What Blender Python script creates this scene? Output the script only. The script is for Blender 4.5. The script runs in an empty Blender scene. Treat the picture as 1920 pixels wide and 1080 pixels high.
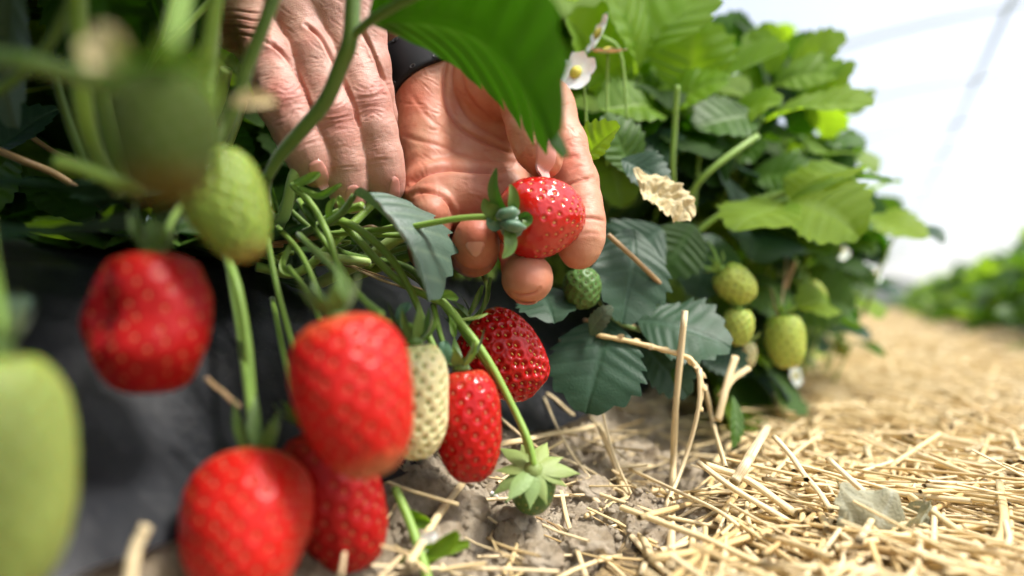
import bpy, math, random
import numpy as np
from mathutils import Vector, Matrix
random.seed(7); RS = np.random.RandomState(11)
SC = bpy.context.scene
COL = SC.collection
PI = math.pi

# ------------------------------------------------------------------ camera, sky, sun, exposure
YAW, PITCH, F = math.radians(28.0), math.radians(1.57), 1280.0
cd = bpy.data.cameras.new('camera'); cam = bpy.data.objects.new('camera', cd); COL.objects.link(cam)
cd.lens = 24; cd.sensor_width = 36; cd.clip_start = 0.01; cd.clip_end = 400
cd.dof.use_dof = True; cd.dof.focus_distance = 0.322; cd.dof.aperture_fstop = 2.9
cam.rotation_euler = (PI/2 + PITCH, 0, YAW)
SC.camera = cam
CR = np.array(cam.rotation_euler.to_matrix())            # camera axes in the world
SUN_DIR = np.array([0.883, 0.469, 0])*0.55 + np.array([-0.469, 0.883, 0])*(-0.22) + np.array([0, 0, 1.0])
SUN_DIR /= np.linalg.norm(SUN_DIR)
w = bpy.data.worlds.new('World'); SC.world = w; w.use_nodes = True
nt = w.node_tree; bg = nt.nodes['Background']
sky = nt.nodes.new('ShaderNodeTexSky'); sky.sky_type = 'NISHITA'; sky.sun_disc = False
sky.sun_elevation = math.asin(SUN_DIR[2]); sky.sun_rotation = math.atan2(SUN_DIR[0], SUN_DIR[1])
sky.dust_density = 4.0; sky.air_density = 1.0
nt.links.new(sky.outputs[0], bg.inputs[0]); bg.inputs[1].default_value = 0.122
sl = bpy.data.lights.new('sun', 'SUN'); sl.energy = 5.0; sl.angle = math.radians(13); sl.color = (1, 0.955, 0.89)
so = bpy.data.objects.new('sun', sl); COL.objects.link(so)
so.rotation_euler = Vector(SUN_DIR).to_track_quat('Z', 'Y').to_euler(); so.location = (0, 0, 20)
SC.view_settings.view_transform = 'Standard'; SC.view_settings.look = 'None'
SC.view_settings.exposure = 0.98; SC.view_settings.gamma = 1
SC.render.engine = 'CYCLES'; SC.cycles.use_denoising = True
SC.cycles.max_bounces = 10; SC.cycles.transparent_max_bounces = 12; SC.cycles.caustics_reflective = False

# ------------------------------------------------------------------ helpers
def cam_pt(px, py, d):           # photo pixel and distance along the view -> camera frame
    return np.array([(px-960)/F*d, (540-py)/F*d, -d])
def W(px, py, d):                # -> world
    return CR @ cam_pt(px, py, d)
def proj(p):
    c = CR.T @ p; return 960+F*c[0]/-c[2], 540-F*c[1]/-c[2], -c[2]
def hashn(i, j, k, s):
    h = (i*374761393 + j*668265263 + k*2147483647 + s*974711) & 0xffffffff
    h = ((h ^ (h >> 13))*1274126177) & 0xffffffff
    return ((h ^ (h >> 16)) & 0xffff)/65535.0*2-1
def vnoise(p, s=0):
    p = np.asarray(p, float); f = np.floor(p); t = p-f; i = f.astype(np.int64); t = t*t*(3-2*t)
    r = 0
    for a in (0, 1):
        for b in (0, 1):
            for c in (0, 1):
                r = r + hashn(i[..., 0]+a, i[..., 1]+b, i[..., 2]+c, s)*(t[..., 0] if a else 1-t[..., 0])*(t[..., 1] if b else 1-t[..., 1])*(t[..., 2] if c else 1-t[..., 2])
    return r
def fbm(p, octv=4, s=0, gain=0.5):
    r = 0; a = 1.0; p = np.asarray(p, float)
    for o in range(octv):
        r = r + a*vnoise(p*(2**o)+o*17.3, s+o); a *= gain
    return r
def unit(v):
    v = np.asarray(v, float); return v/(np.linalg.norm(v)+1e-12)
ORG = {}
def thing(name, label, cat, loc, group=None):
    o = bpy.data.objects.new(name, None); COL.objects.link(o); o.location = tuple(loc); o.empty_display_size = 0.02
    o['label'] = label; o['category'] = cat
    if group: o['group'] = group
    ORG[o] = np.array(loc, float)
    return o
def mesh_data(name, v, f, mat, smooth=True, attrs=None):
    me = bpy.data.meshes.new(name)
    v = np.asarray(v, np.float32)
    if isinstance(f, np.ndarray) and f.ndim == 2:
        k = f.shape[1]; n = len(f)
        me.vertices.add(len(v)); me.vertices.foreach_set('co', v.ravel())
        me.loops.add(n*k); me.loops.foreach_set('vertex_index', f.astype(np.int32).ravel())
        me.polygons.add(n); me.polygons.foreach_set('loop_start', np.arange(0, n*k, k, dtype=np.int32))
        me.update(calc_edges=True)
    else:
        me.from_pydata(v.tolist(), [], [list(map(int, q)) for q in f]); me.update()
    if smooth: me.polygons.foreach_set('use_smooth', np.ones(len(me.polygons), bool))
    for a, val in (attrs or {}).items():
        val = np.asarray(val, np.float32)
        if val.ndim == 1: me.attributes.new(a, 'FLOAT', 'POINT').data.foreach_set('value', val)
        else: me.attributes.new(a, 'FLOAT_VECTOR', 'POINT').data.foreach_set('vector', val.ravel())
    if mat: me.materials.append(mat)
    return me
def mk(name, v, f, mat, parent=None, smooth=True, attrs=None, **props):
    v = np.asarray(v, float)
    org = ORG[parent] if parent is not None else (v.mean(0) if props.pop('center', False) else np.zeros(3))
    me = mesh_data(name, v-org, f, mat, smooth, attrs)
    o = bpy.data.objects.new(name, me); COL.objects.link(o)
    if parent is not None: o.parent = parent
    else: o.location = tuple(org)
    ORG[o] = org
    for k, x in props.items(): o[k] = x
    return o
def grid_faces(nu, nv, wrap=False):      # nu columns (inner index), nv rows
    r = np.arange(nv-1)[:, None]*nu; n = nu if wrap else nu-1
    c = np.arange(n)[None, :]; c2 = (c+1) % nu
    return np.stack([r+c, r+c2, r+nu+c2, r+nu+c], -1).reshape(-1, 4)
def smooth_path(pts, n):
    pts = [np.asarray(p, float) for p in pts]
    if len(pts) == 2: return np.array([pts[0]*(1-t)+pts[1]*t for t in np.linspace(0, 1, n)])
    P = [2*pts[0]-pts[1]]+pts+[2*pts[-1]-pts[-2]]
    out = []
    for t in np.linspace(0, len(pts)-1-1e-6, n):
        i = int(t); u = t-i; a, b, c, d = P[i:i+4]
        out.append(0.5*((2*b)+(-a+c)*u+(2*a-5*b+4*c-d)*u*u+(-a+3*b-3*c+d)*u**3))
    return np.array(out)
def frames(path):
    T = np.gradient(path, axis=0); T /= np.linalg.norm(T, axis=1)[:, None]+1e-12
    n = unit(np.cross(T[0], [0.3, 0.2, 1])); N = []
    for t in T:
        n = unit(n-t*np.dot(n, t)); N.append(n)
    N = np.array(N); return T, N, np.cross(T, N)
def tube_geo(path, r, sides=10, cap=True, squash=1.0):
    path = np.asarray(path, float); T, N, B = frames(path); r = np.broadcast_to(np.asarray(r, float), (len(path),))
    th = np.arange(sides)/sides*2*PI
    v = path[:, None]+r[:, None, None]*(np.cos(th)[None, :, None]*N[:, None]+squash*np.sin(th)[None, :, None]*B[:, None])
    v = v.reshape(-1, 3); f = grid_faces(sides, len(path), True).tolist()
    if cap: f.append(list(range(sides))[::-1]); f.append([len(v)-sides+i for i in range(sides)])
    return v, f
def tube(name, pts, r, mat, parent=None, n=20, sides=10, squash=1.0, **kw):
    path = smooth_path(pts, n)
    rr = np.interp(np.linspace(0, 1, n), np.linspace(0, 1, len(r)), r) if hasattr(r, '__len__') else r
    v, f = tube_geo(path, rr, sides, True, squash)
    return mk(name, v, f, mat, parent, **kw)
def join(geos):
    V = []; Fc = []; o = 0
    for v, f in geos:
        V.append(v); Fc += [[i+o for i in q] for q in f]; o += len(v)
    return np.concatenate(V), Fc

# ------------------------------------------------------------------ materials
class NT:
    def __init__(s, name):
        s.m = bpy.data.materials.new(name); s.m.use_nodes = True; s.t = s.m.node_tree; s.n = s.t.nodes
        s.p = s.n['Principled BSDF']; s.out = s.n['Material Output']
    def add(s, typ, **kw):
        n = s.n.new('ShaderNode'+typ)
        for k, v in kw.items():
            if k in n.inputs: n.inputs[k].default_value = v
            else: setattr(n, k, v)
        return n
    def link(s, a, b): s.t.links.new(a, b)
    def ramp(s, src, stops):
        r = s.add('ValToRGB'); e = r.color_ramp.elements
        while len(e) < len(stops): e.new(0.5)
        for i, (p, c) in enumerate(stops): e[i].position = p; e[i].color = (*c, 1) if len(c) == 3 else c
        s.link(src, r.inputs[0]); return r.outputs[0]
    def mix(s, fac, a, b, blend='MIX'):
        m = s.add('Mix'); m.data_type = 'RGBA'; m.blend_type = blend
        for x, k in ((fac, 0), (a, 6), (b, 7)):
            if hasattr(x, 'node'): s.link(x, m.inputs[k])
            elif k == 0: m.inputs[0].default_value = x
            else: m.inputs[k].default_value = (*x, 1)
        return m.outputs[2]
    def math(s, op, a, b=None):
        m = s.add('Math'); m.operation = op
        for x, k in ((a, 0), (b, 1)):
            if x is None: continue
            if hasattr(x, 'node'): s.link(x, m.inputs[k])
            else: m.inputs[k].default_value = x
        return m.outputs[0]
    def attr(s, name): return s.add('Attribute', attribute_name=name)
    def coord(s, scale=(1, 1, 1), src='Object', vec=None):
        mp = s.add('Mapping'); mp.inputs['Scale'].default_value = scale
        s.link(vec if vec is not None else s.add('TexCoord').outputs[src], mp.inputs[0]); return mp.outputs[0]
    def noise(s, scale, vec=None, detail=4, rough=0.55):
        n = s.add('TexNoise'); n.inputs['Scale'].default_value = scale; n.inputs['Detail'].default_value = detail; n.inputs['Roughness'].default_value = rough
        if vec is not None: s.link(vec, n.inputs['Vector'])
        return n.outputs[0]
    def bump(s, h, dist, strength=1.0, chain=None):
        b = s.add('Bump'); b.inputs['Distance'].default_value = dist; b.inputs['Strength'].default_value = strength
        s.link(h, b.inputs['Height'])
        if chain is not None: s.link(chain, b.inputs['Normal'])
        return b.outputs[0]
    def set(s, **kw):
        for k, v in kw.items():
            k = k.replace('_', ' ')
            if hasattr(v, 'node'): s.link(v, s.p.inputs[k])
            else: s.p.inputs[k].default_value = (*v, 1) if isinstance(v, tuple) and len(v) == 3 and k not in ('Subsurface Radius',) else v
        return s

def leaf_material(name, top, vein, trans, transw=0.35, rough=0.42, under=None, bumpd=0.0004, spec=0.5):
    m = NT(name); oc = m.add('TexCoord').outputs['Object']
    n1 = m.noise(60, oc, 4); n2 = m.noise(900, oc, 3)
    rnd = m.add('ObjectInfo').outputs['Random']
    c = m.mix(n1, tuple(x*0.55 for x in top), tuple(min(1, x*1.4) for x in top))
    c = m.mix(m.math('MULTIPLY', rnd, 0.5), c, tuple(a*b for a, b in zip(top, (1.6, 1.15, 0.9))))
    va = m.attr('vein').outputs['Fac']
    c = m.mix(m.math('MULTIPLY', va, 0.8), c, vein)
    if under:
        g = m.add('NewGeometry').outputs['Backfacing']; c = m.mix(g, c, under)
    spots = m.ramp(m.noise(340, oc, 5, 0.7), [(0.66, (0, 0, 0)), (0.74, (1, 1, 1))])
    c = m.mix(m.math('MULTIPLY', spots, 0.16), c, (0.35, 0.36, 0.28))
    m.set(Base_Color=c, Roughness=rough, Specular_IOR_Level=spec)
    m.set(Normal=m.bump(n2, bumpd, 0.7))
    tr = m.add('BsdfTranslucent'); tc = m.mix(m.math('MULTIPLY', va, 0.6), trans, tuple(x*0.55 for x in trans)); m.link(tc, tr.inputs[0])
    mx = m.add('MixShader'); mx.inputs[0].default_value = transw
    m.link(m.p.outputs[0], mx.inputs[1]); m.link(tr.outputs[0], mx.inputs[2]); m.link(mx.outputs[0], m.out.inputs[0])
    return m.m
M = {}
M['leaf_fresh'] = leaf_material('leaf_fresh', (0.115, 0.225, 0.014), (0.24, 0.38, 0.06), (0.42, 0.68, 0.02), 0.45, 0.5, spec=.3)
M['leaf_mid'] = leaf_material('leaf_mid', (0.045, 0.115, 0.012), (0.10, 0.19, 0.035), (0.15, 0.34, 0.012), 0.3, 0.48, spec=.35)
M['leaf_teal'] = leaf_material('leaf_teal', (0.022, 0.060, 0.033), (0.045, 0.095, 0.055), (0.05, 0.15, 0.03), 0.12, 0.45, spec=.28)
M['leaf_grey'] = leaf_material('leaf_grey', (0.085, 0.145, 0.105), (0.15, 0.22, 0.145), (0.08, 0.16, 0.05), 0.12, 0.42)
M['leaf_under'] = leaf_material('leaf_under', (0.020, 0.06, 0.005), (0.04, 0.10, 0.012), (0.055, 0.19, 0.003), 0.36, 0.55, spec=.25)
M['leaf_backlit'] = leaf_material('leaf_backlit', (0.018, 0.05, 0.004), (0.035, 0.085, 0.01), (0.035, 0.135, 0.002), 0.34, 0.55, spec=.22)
M['leaf_dry'] = leaf_material('leaf_dry', (0.68, 0.62, 0.37), (0.72, 0.67, 0.46), (0.40, 0.36, 0.18), 0.25, 0.7, bumpd=0.0012)
M['leaf_withered'] = leaf_material('leaf_withered', (0.27, 0.30, 0.21), (0.44, 0.44, 0.33), (0.2, 0.2, 0.1), 0.2, 0.7, bumpd=0.001)

def stem_material(name, a, b):
    m = NT(name); oc = m.add('TexCoord').outputs['Object']
    c = m.mix(m.noise(50, oc, 3), a, b); fine = m.noise(1500, oc, 2)
    m.set(Base_Color=c, Roughness=0.45, Subsurface_Weight=0.25, Subsurface_Scale=0.002, Subsurface_Radius=(0.6, 1.0, 0.3), Sheen_Weight=0.25, Normal=m.bump(fine, 0.0003, 0.6))
    return m.m
M['stem'] = stem_material('stem_green', (0.14, 0.27, 0.025), (0.27, 0.42, 0.06))
M['stem_dark'] = stem_material('stem_deep_green', (0.06, 0.13, 0.012), (0.11, 0.20, 0.02))
M['stem_pale'] = stem_material('stem_pale_green', (0.34, 0.50, 0.12), (0.45, 0.58, 0.2))
M['stem_brown'] = stem_material('stem_dry_brown', (0.22, 0.12, 0.05), (0.42, 0.28, 0.12))
M['sepal_pale'] = leaf_material('sepal_pale', (0.24, 0.36, 0.12), (0.34, 0.46, 0.2), (0.4, 0.6, 0.15), 0.3, 0.5)
M['bud'] = stem_material('bud_blue_green', (0.06, 0.14, 0.09), (0.10, 0.21, 0.11))

def fruit_material(name, body, neck, tip, rough=0.26, coat=0.22, sss=0.12, tippos=0.96, neckpos=0.10, blot=None):
    m = NT(name); t = m.attr('along').outputs['Fac']; oc = m.add('TexCoord').outputs['Object']
    t = m.math('ADD', t, m.math('MULTIPLY', m.math('SUBTRACT', m.noise(90, oc, 3), 0.5), 0.16))
    c = m.ramp(t, [(max(0, neckpos-0.07), neck), (neckpos+0.05, body), (tippos-0.1, body), (min(1, tippos+0.05), tip)])
    pit = m.attr('pit').outputs['Fac']
    c = m.mix(m.math('MULTIPLY', pit, 0.35), c, tuple(x*0.55 for x in body))
    n = m.noise(38, oc, 2)
    c = m.mix(m.math('MULTIPLY', n, 0.6), c, tuple(x*0.5 for x in body) if blot is None else blot)
    m.set(Base_Color=c, Roughness=rough, Coat_Weight=coat*.4, Coat_Roughness=0.12, Subsurface_Weight=sss, Subsurface_Scale=0.003, Subsurface_Radius=(1.0, 0.12, 0.06), Specular_IOR_Level=0.22)
    m.set(Normal=m.bump(m.noise(700, oc, 2), 0.00025, 0.5))
    return m.m
M['red'] = fruit_material('ripe_red', (0.47, 0.006, 0.006), (0.50, 0.05, 0.02), (0.36, 0.005, 0.005), rough=.2, coat=.4)
M['red_matte'] = fruit_material('ripe_red_soft', (0.37, 0.005, 0.005), (0.50, 0.03, 0.015), (0.44, 0.006, 0.006), rough=.42, coat=0)
M['red_held'] = fruit_material('ripe_red_pale_neck', (0.50, 0.008, 0.006), (0.62, 0.13, 0.05), (0.42, 0.006, 0.006), rough=0.17, coat=1.6, neckpos=0.04)
M['red_tip'] = fruit_material('red_pale_tip', (0.52, 0.010, 0.007), (0.60, 0.12, 0.04), (0.55, 0.22, 0.08), rough=0.36, coat=0.1, tippos=0.97)
M['red_orange'] = fruit_material('red_orange', (0.56, 0.013, 0.008), (0.66, 0.28, 0.11), (0.58, 0.03, 0.012), rough=0.38, coat=0.08, neckpos=0.10)
M['white_fruit'] = fruit_material('unripe_cream', (0.80, 0.74, 0.40), (0.66, 0.68, 0.26), (0.8, 0.74, 0.42), rough=0.35, coat=0.2, sss=0.4)
M['green_fruit'] = fruit_material('unripe_green', (0.24, 0.34, 0.05), (0.18, 0.30, 0.03), (0.42, 0.34, 0.09), rough=0.4, coat=0.15, sss=0.3)
M['pale_fruit'] = fruit_material('unripe_pale_green', (0.28, 0.35, 0.085), (0.25, 0.33, 0.05), (0.34, 0.37, 0.12), rough=0.42, coat=0.1, sss=0.3)
M['lime_fruit'] = fruit_material('unripe_lime', (0.44, 0.52, 0.10), (0.36, 0.48, 0.06), (0.54, 0.56, 0.16), rough=0.42, coat=0.1, sss=0.3)
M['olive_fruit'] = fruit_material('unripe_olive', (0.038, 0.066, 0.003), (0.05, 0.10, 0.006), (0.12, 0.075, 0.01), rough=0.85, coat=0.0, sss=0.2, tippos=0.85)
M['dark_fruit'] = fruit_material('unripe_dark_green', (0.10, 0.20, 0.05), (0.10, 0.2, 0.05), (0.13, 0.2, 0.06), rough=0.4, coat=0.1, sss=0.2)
def plain(name, col, rough=0.5, **kw):
    m = NT(name); m.set(Base_Color=col, Roughness=rough, **kw); return m.m
M['seed_olive'] = plain('seed_olive', (0.07, 0.08, 0.012), 0.6)
M['seed_gold'] = plain('seed_gold', (0.50, 0.24, 0.04), 0.35)
M['seed_red'] = plain('seed_brown', (0.42, 0.10, 0.03), 0.35)
M['seed_green'] = plain('seed_green', (0.28, 0.29, 0.06), 0.4)

def skin_material(name, base, red, pale, bd=.0003):
    m = NT(name); oc = m.add('TexCoord').outputs['Object']
    n = m.noise(55, oc, 4, 0.6); ra = m.attr('flush').outputs['Fac']
    c = m.mix(m.ramp(n, [(0.35, (0, 0, 0)), (0.68, (1, 1, 1))]), base, pale)
    c = m.mix(m.math('MULTIPLY', ra, 0.75), c, red)
    mott = m.ramp(m.noise(420, oc, 3, 0.6), [(0.4, (0, 0, 0)), (0.7, (1, 1, 1))])
    c = m.mix(m.math('MULTIPLY', mott, 0.14), c, red)
    cr = m.attr('crease').outputs['Fac']
    c = m.mix(m.math('MULTIPLY', cr, 0.5), c, tuple(x*y for x, y in zip(red, (0.8, 0.6, 0.55))))
    # fine transverse lines follow the fingers, cell pattern on top; both fade where two fingers meet
    fu = m.attr('fuv').outputs['Vector']; fm_ = m.attr('fine').outputs['Fac']
    lines = m.noise(1.0, m.coord((1300, 260, 260), vec=fu), 3, 0.65)
    vo = m.add('TexVoronoi'); vo.feature = 'DISTANCE_TO_EDGE'; vo.inputs['Scale'].default_value = 1.0
    m.link(m.coord((1250, 900, 900)), vo.inputs['Vector'])
    cell = m.ramp(vo.outputs['Distance'], [(0.0, (0, 0, 0)), (0.16, (1, 1, 1))])
    h = m.math('ADD', m.math('MULTIPLY', m.math('MULTIPLY', m.math('SUBTRACT', lines, .5), fm_), 1.6), m.math('MULTIPLY', cell, 0.22))
    nb = m.bump(h, bd, 0.8)
    nb = m.bump(m.noise(260, oc, 3), bd*1.6, 0.4, nb)
    m.set(Base_Color=c, Roughness=m.math('ADD', m.math('MULTIPLY', lines, 0.25), 0.36), Specular_IOR_Level=0.42, Subsurface_Weight=0.22, Subsurface_Scale=0.0035, Subsurface_Radius=(1.0, 0.35, 0.2), Normal=nb)
    return m.m
M['skin_back'] = skin_material('skin_back_of_hand', (0.46, 0.245, 0.190), (0.46, 0.145, 0.115), (0.56, 0.34, 0.275), bd=.0002)
M['skin_palm'] = skin_material('skin_palm', (0.46, 0.205, 0.12), (0.45, 0.105, 0.06), (0.53, 0.285, 0.185), bd=.00016)
M['nail'] = plain('fingernail', (0.60, 0.27, 0.22), 0.28, Coat_Weight=0.2, Subsurface_Weight=0.15, Subsurface_Scale=0.002)
M['nail_edge'] = plain('nail_free_edge', (0.72, 0.62, 0.52), 0.35)
M['strap'] = plain('black_rubber', (0.006, 0.006, 0.007), 0.5, Specular_IOR_Level=0.25)
M['hole'] = plain('strap_hole_rim', (0.05, 0.05, 0.05), 0.4)
m = NT('denim'); m.set(Base_Color=m.mix(m.noise(700, None, 3), (0.018, 0.024, 0.06), (0.04, 0.05, 0.11)), Roughness=0.9); M['denim'] = m.m
m = NT('dark_jacket'); m.set(Base_Color=m.mix(m.noise(500, None, 3), (0.03, 0.032, 0.038), (0.05, 0.05, 0.06)), Roughness=0.9); M['jacket'] = m.m

m = NT('mulch_film'); oc = m.add('TexCoord').outputs['Object']
dust = m.ramp(m.noise(28, oc, 8, 0.72), [(0.47, (0, 0, 0)), (0.78, (1, 1, 1))])
gr = m.ramp(m.noise(900, oc, 2, 0.8), [(0.62, (0, 0, 0)), (0.72, (1, 1, 1))])
c = m.mix(m.math('MULTIPLY', dust, 0.32), (0.008, 0.009, 0.012), (0.09, 0.088, 0.085)); c = m.mix(m.math('MULTIPLY', gr, 0.22), c, (0.3, 0.27, 0.22))
nb = m.bump(m.noise(75, oc, 4, 0.5), 0.0012, 0.6); nb = m.bump(m.noise(14, m.coord((1, 0.35, 1)), 3), 0.010, 0.5, nb)
m.set(Base_Color=c, Roughness=m.math('ADD', m.math('MULTIPLY', dust, 0.35), 0.40), Specular_IOR_Level=0.4, Normal=nb); M['mulch'] = m.m

m = NT('soil'); oc = m.add('TexCoord').outputs['Object']
c = m.ramp(m.noise(45, oc, 8, 0.68), [(0.28, (0.17, 0.12, 0.072)), (0.42, (0.47, 0.37, 0.245)), (0.58, (0.68, 0.58, 0.43))])
c = m.mix(m.math('MULTIPLY', m.ramp(m.noise(420, oc, 3, 0.7), [(0.5, (0, 0, 0)), (0.75, (1, 1, 1))]), 0.5), c, (0.45, 0.39, 0.31))
nb = m.bump(m.noise(330, oc, 8, 0.8), 0.004, 1.0)
m.set(Base_Color=c, Roughness=0.95, Specular_IOR_Level=0.2, Normal=nb); M['soil'] = m.m

def straw_material(name, attr=False, pale=False):
    m = NT(name)
    if attr: r = m.attr('tone').outputs['Fac']; co = m.add('TexCoord').outputs['Object']; fib = m.noise(500, co, 3)
    else: r = m.math('ADD', m.math('MULTIPLY', m.add('ObjectInfo').outputs['Random'], .3 if pale else 1.0), .7 if pale else 0.0); fib = m.noise(900, m.add('TexCoord').outputs['Object'], 3)
    c = m.ramp(r, [(0.0, (0.40, 0.26, 0.10)), (0.15, (0.66, 0.49, 0.22)), (0.5, (0.82, 0.68, 0.38)), (1.0, (0.92, 0.84, 0.60))])
    c = m.mix(m.math('MULTIPLY', fib, 0.45), c, (0.48, 0.32, 0.14))
    st = m.noise(1, m.coord((9, 25, 1), vec=m.attr('grain').outputs['Vector']), 4, 0.7)
    c = m.mix(m.ramp(st, [(0.42, (0, 0, 0)), (0.62, (1, 1, 1))]), c, tuple(x*y for x, y in zip((0.62, 0.44, 0.20), (1, 1, 1))))
    c = m.mix(m.attr('node').outputs['Fac'], c, (0.30, 0.17, 0.06))
    m.set(Base_Color=c, Roughness=0.42, Specular_IOR_Level=0.4, Normal=m.bump(st, 0.0005, 0.6, m.bump(fib, 0.0003, 0.4))); return m.m
M['straw'] = straw_material('straw'); M['straw_light'] = straw_material('straw_light', pale=True); M['straw_mass'] = straw_material('straw_mass', True)
m = NT('path_litter'); oc = m.add('TexCoord').outputs['Object']
a = m.noise(1, m.coord((260, 40, 100)), 5, 0.7); b = m.noise(1, m.coord((60, 330, 100)), 5, 0.7)
c = m.ramp(m.math('MAXIMUM', a, b), [(0.42, (0.10, 0.07, 0.04)), (0.6, (0.42, 0.30, 0.14)), (0.75, (0.66, 0.51, 0.27))])
m.set(Base_Color=c, Roughness=0.8, Normal=m.bump(m.math('MAXIMUM', a, b), 0.006, 1.0)); M['litter'] = m.m
M['petal'] = NT('petal').set(Base_Color=(0.82, 0.82, 0.78), Roughness=0.5, Subsurface_Weight=0.3, Subsurface_Scale=0.002).m
M['pistil'] = plain('flower_centre', (0.55, 0.48, 0.06), 0.6)
M['steel'] = plain('galvanised_tube', (0.50, 0.51, 0.53), 0.5)
m = NT('tunnel_film'); tr = m.add('BsdfTransparent'); tl = m.add('BsdfTranslucent'); df = m.add('BsdfDiffuse')
tr.inputs[0].default_value = (0.95, 0.96, 0.98, 1); tl.inputs[0].default_value = (0.82, 0.825, 0.84, 1); df.inputs[0].default_value = (0.75, 0.76, 0.78, 1)
x1 = m.add('MixShader'); x1.inputs[0].default_value = 0.30; m.link(tl.outputs[0], x1.inputs[1]); m.link(df.outputs[0], x1.inputs[2])
x2 = m.add('MixShader'); x2.inputs[0].default_value = 0.66; m.link(x1.outputs[0], x2.inputs[1]); m.link(tr.outputs[0], x2.inputs[2])
m.link(x2.outputs[0], m.out.inputs[0]); M['film'] = m.m
m = NT('grass_strip'); m.set(Base_Color=m.mix(m.noise(3), (0.05, 0.10, 0.02), (0.10, 0.15, 0.04)), Roughness=0.9); M['ground'] = m.m

# ------------------------------------------------------------------ the ground: beds, slope, path
def Hs(X):      # height of the clean section across the rows (eye level is 0)
    xs = [-3.0, -1.0, -0.90, -0.74, -0.70, -0.50, -0.30, -0.268, -0.240, -0.176, -0.148, -0.115, 0.0, 0.22, 0.30, 0.37, 0.47, 0.51, 0.70, 0.9, 0.94, 1.06, 1.15, 3.0]
    zs = [-.14, -.14, -.135, 0.01, 0.024, 0.034, 0.028, 0.016, -0.01, -0.074, -0.095, -0.104, -.104, -.102, -.096, -0.06, 0.0, 0.01, 0.02, 0.01, 0.0, -0.12, -.14, -.14]
    return np.interp(X, xs, zs)
def Gd(px, py):                  # distance along the view at which a photo pixel meets the ground
    dd = np.concatenate([np.linspace(0.1, 1.2, 2200), np.linspace(1.2, 30, 3000)])
    c = np.stack([(px-960)/F*dd, (540-py)/F*dd, -dd], 1) @ CR.T
    hit = np.nonzero(c[:, 2] < Hs(c[:, 0]))[0]
    return dd[hit[0]] if len(hit) else 30.0
def G(px, py, lift=0.0):         # the point there, brought towards the eye by lift
    return W(px, py, Gd(px, py)-lift)

gx = np.array([-160, -40, -8, -3.0, 6.0, 40, 160.]); gy = np.array([-160, -40, -2, 60, 200, 390.])
v = np.array([[x, y, -0.16] for y in gy for x in gx]); mk('ground', v, grid_faces(len(gx), len(gy)), M['ground'], kind='structure')
# bed with plastic mulch (left), own sheet with fine wrinkles near the eye
def sheet(name, X, Y, zf, mat, **kw):
    XX, YY = np.meshgrid(X, Y); Z = zf(XX, YY); v = np.stack([XX, YY, Z], -1).reshape(-1, 3)
    return mk(name, v, grid_faces(len(X), len(Y)), mat, **kw)
def mulch_z(X, Y):
    p = np.stack([X*14, Y*9, X*0], -1); q = np.stack([X*55+Y*10, Y*40, X*0], -1)
    return Hs(X)+0.004*fbm(p, 2, 4)+0.0016*np.abs(fbm(q, 2, 9))
Yn = np.concatenate([np.linspace(-1.2, 0.0, 40), np.linspace(0.005, 1.3, 330), np.linspace(1.32, 60, 150)])
Xb = np.concatenate([np.linspace(-0.90, -0.5, 20), np.linspace(-0.49, -0.168, 110)])
edge = lambda Y: -0.176+0.007*fbm(np.stack([Y*16, Y*0, Y*0], -1), 3, 31)
XX, YY = np.meshgrid(np.linspace(0, 1, 130), Yn); XL = np.interp(XX, np.linspace(0, 1, 130), np.concatenate([np.linspace(-0.93, -0.5, 24), np.linspace(-0.496, -0.176, 106)]))
XL = XL+(edge(YY)+0.176)*np.clip((XL+0.26)/0.084, 0, 1)
v = np.stack([XL, YY, mulch_z(XL, YY)+0.003], -1).reshape(-1, 3)
mk('plastic_mulch', v, grid_faces(130, len(Yn)), M['mulch'], kind='structure', label='black plastic sheet over the raised strawberry bed')
Xr = np.linspace(0.31, 1.08, 24); sheet('plastic_mulch', Xr, np.concatenate([np.linspace(-1, 4, 60), np.linspace(4.5, 60, 40)]), lambda X, Y: Hs(X)+0.004, M['mulch'], kind='structure')
# soil at the foot of the bed
def soil_z(X, Y):
    p = np.stack([X, Y, X*0.3], -1)
    big = fbm(p*22, 2, 71); cl = fbm(p*60, 5, 72, 0.62); rid = 1-np.abs(vnoise(p*95, 75))*2
    amp = np.clip((X+0.205)/0.03, 0, 1)*np.clip((-0.02-X)/0.05, 0.25, 1)
    crack = -0.007*np.exp(-(vnoise(p*36, 77)/0.09)**2)
    stepz = 0.008*np.clip(np.round(fbm(p*30, 2, 78)*1.5)/1.5, -1, 1)
    return Hs(X)-0.003+amp*(0.008*big+0.0055*cl+0.0018*rid+crack+stepz)
sheet('soil', np.linspace(-0.215, 0.02, 210), np.linspace(0.02, 0.95, 640), soil_z, M['soil'], kind='structure', label='crumbly grey brown soil at the foot of the bed')
sheet('soil', np.linspace(-0.22, -0.06, 30), np.linspace(0.945, 30, 300), lambda X, Y: soil_z(X, Y)-0.002, M['soil'], kind='structure')
sheet('straw_path', np.concatenate([np.linspace(-0.10, 0.32, 40)]), np.concatenate([np.linspace(-1.5, 2, 120), np.linspace(2.05, 60, 200)]), lambda X, Y: Hs(X)-0.0035+0.006*fbm(np.stack([X*9, Y*9, X*0], -1), 3, 5), M['litter'], kind='structure')
sheet('straw_path', np.linspace(-1.6, -0.88, 12), np.linspace(-1.5, 30, 60), lambda X, Y: Hs(X)+0.004, M['litter'], kind='structure')

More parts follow.
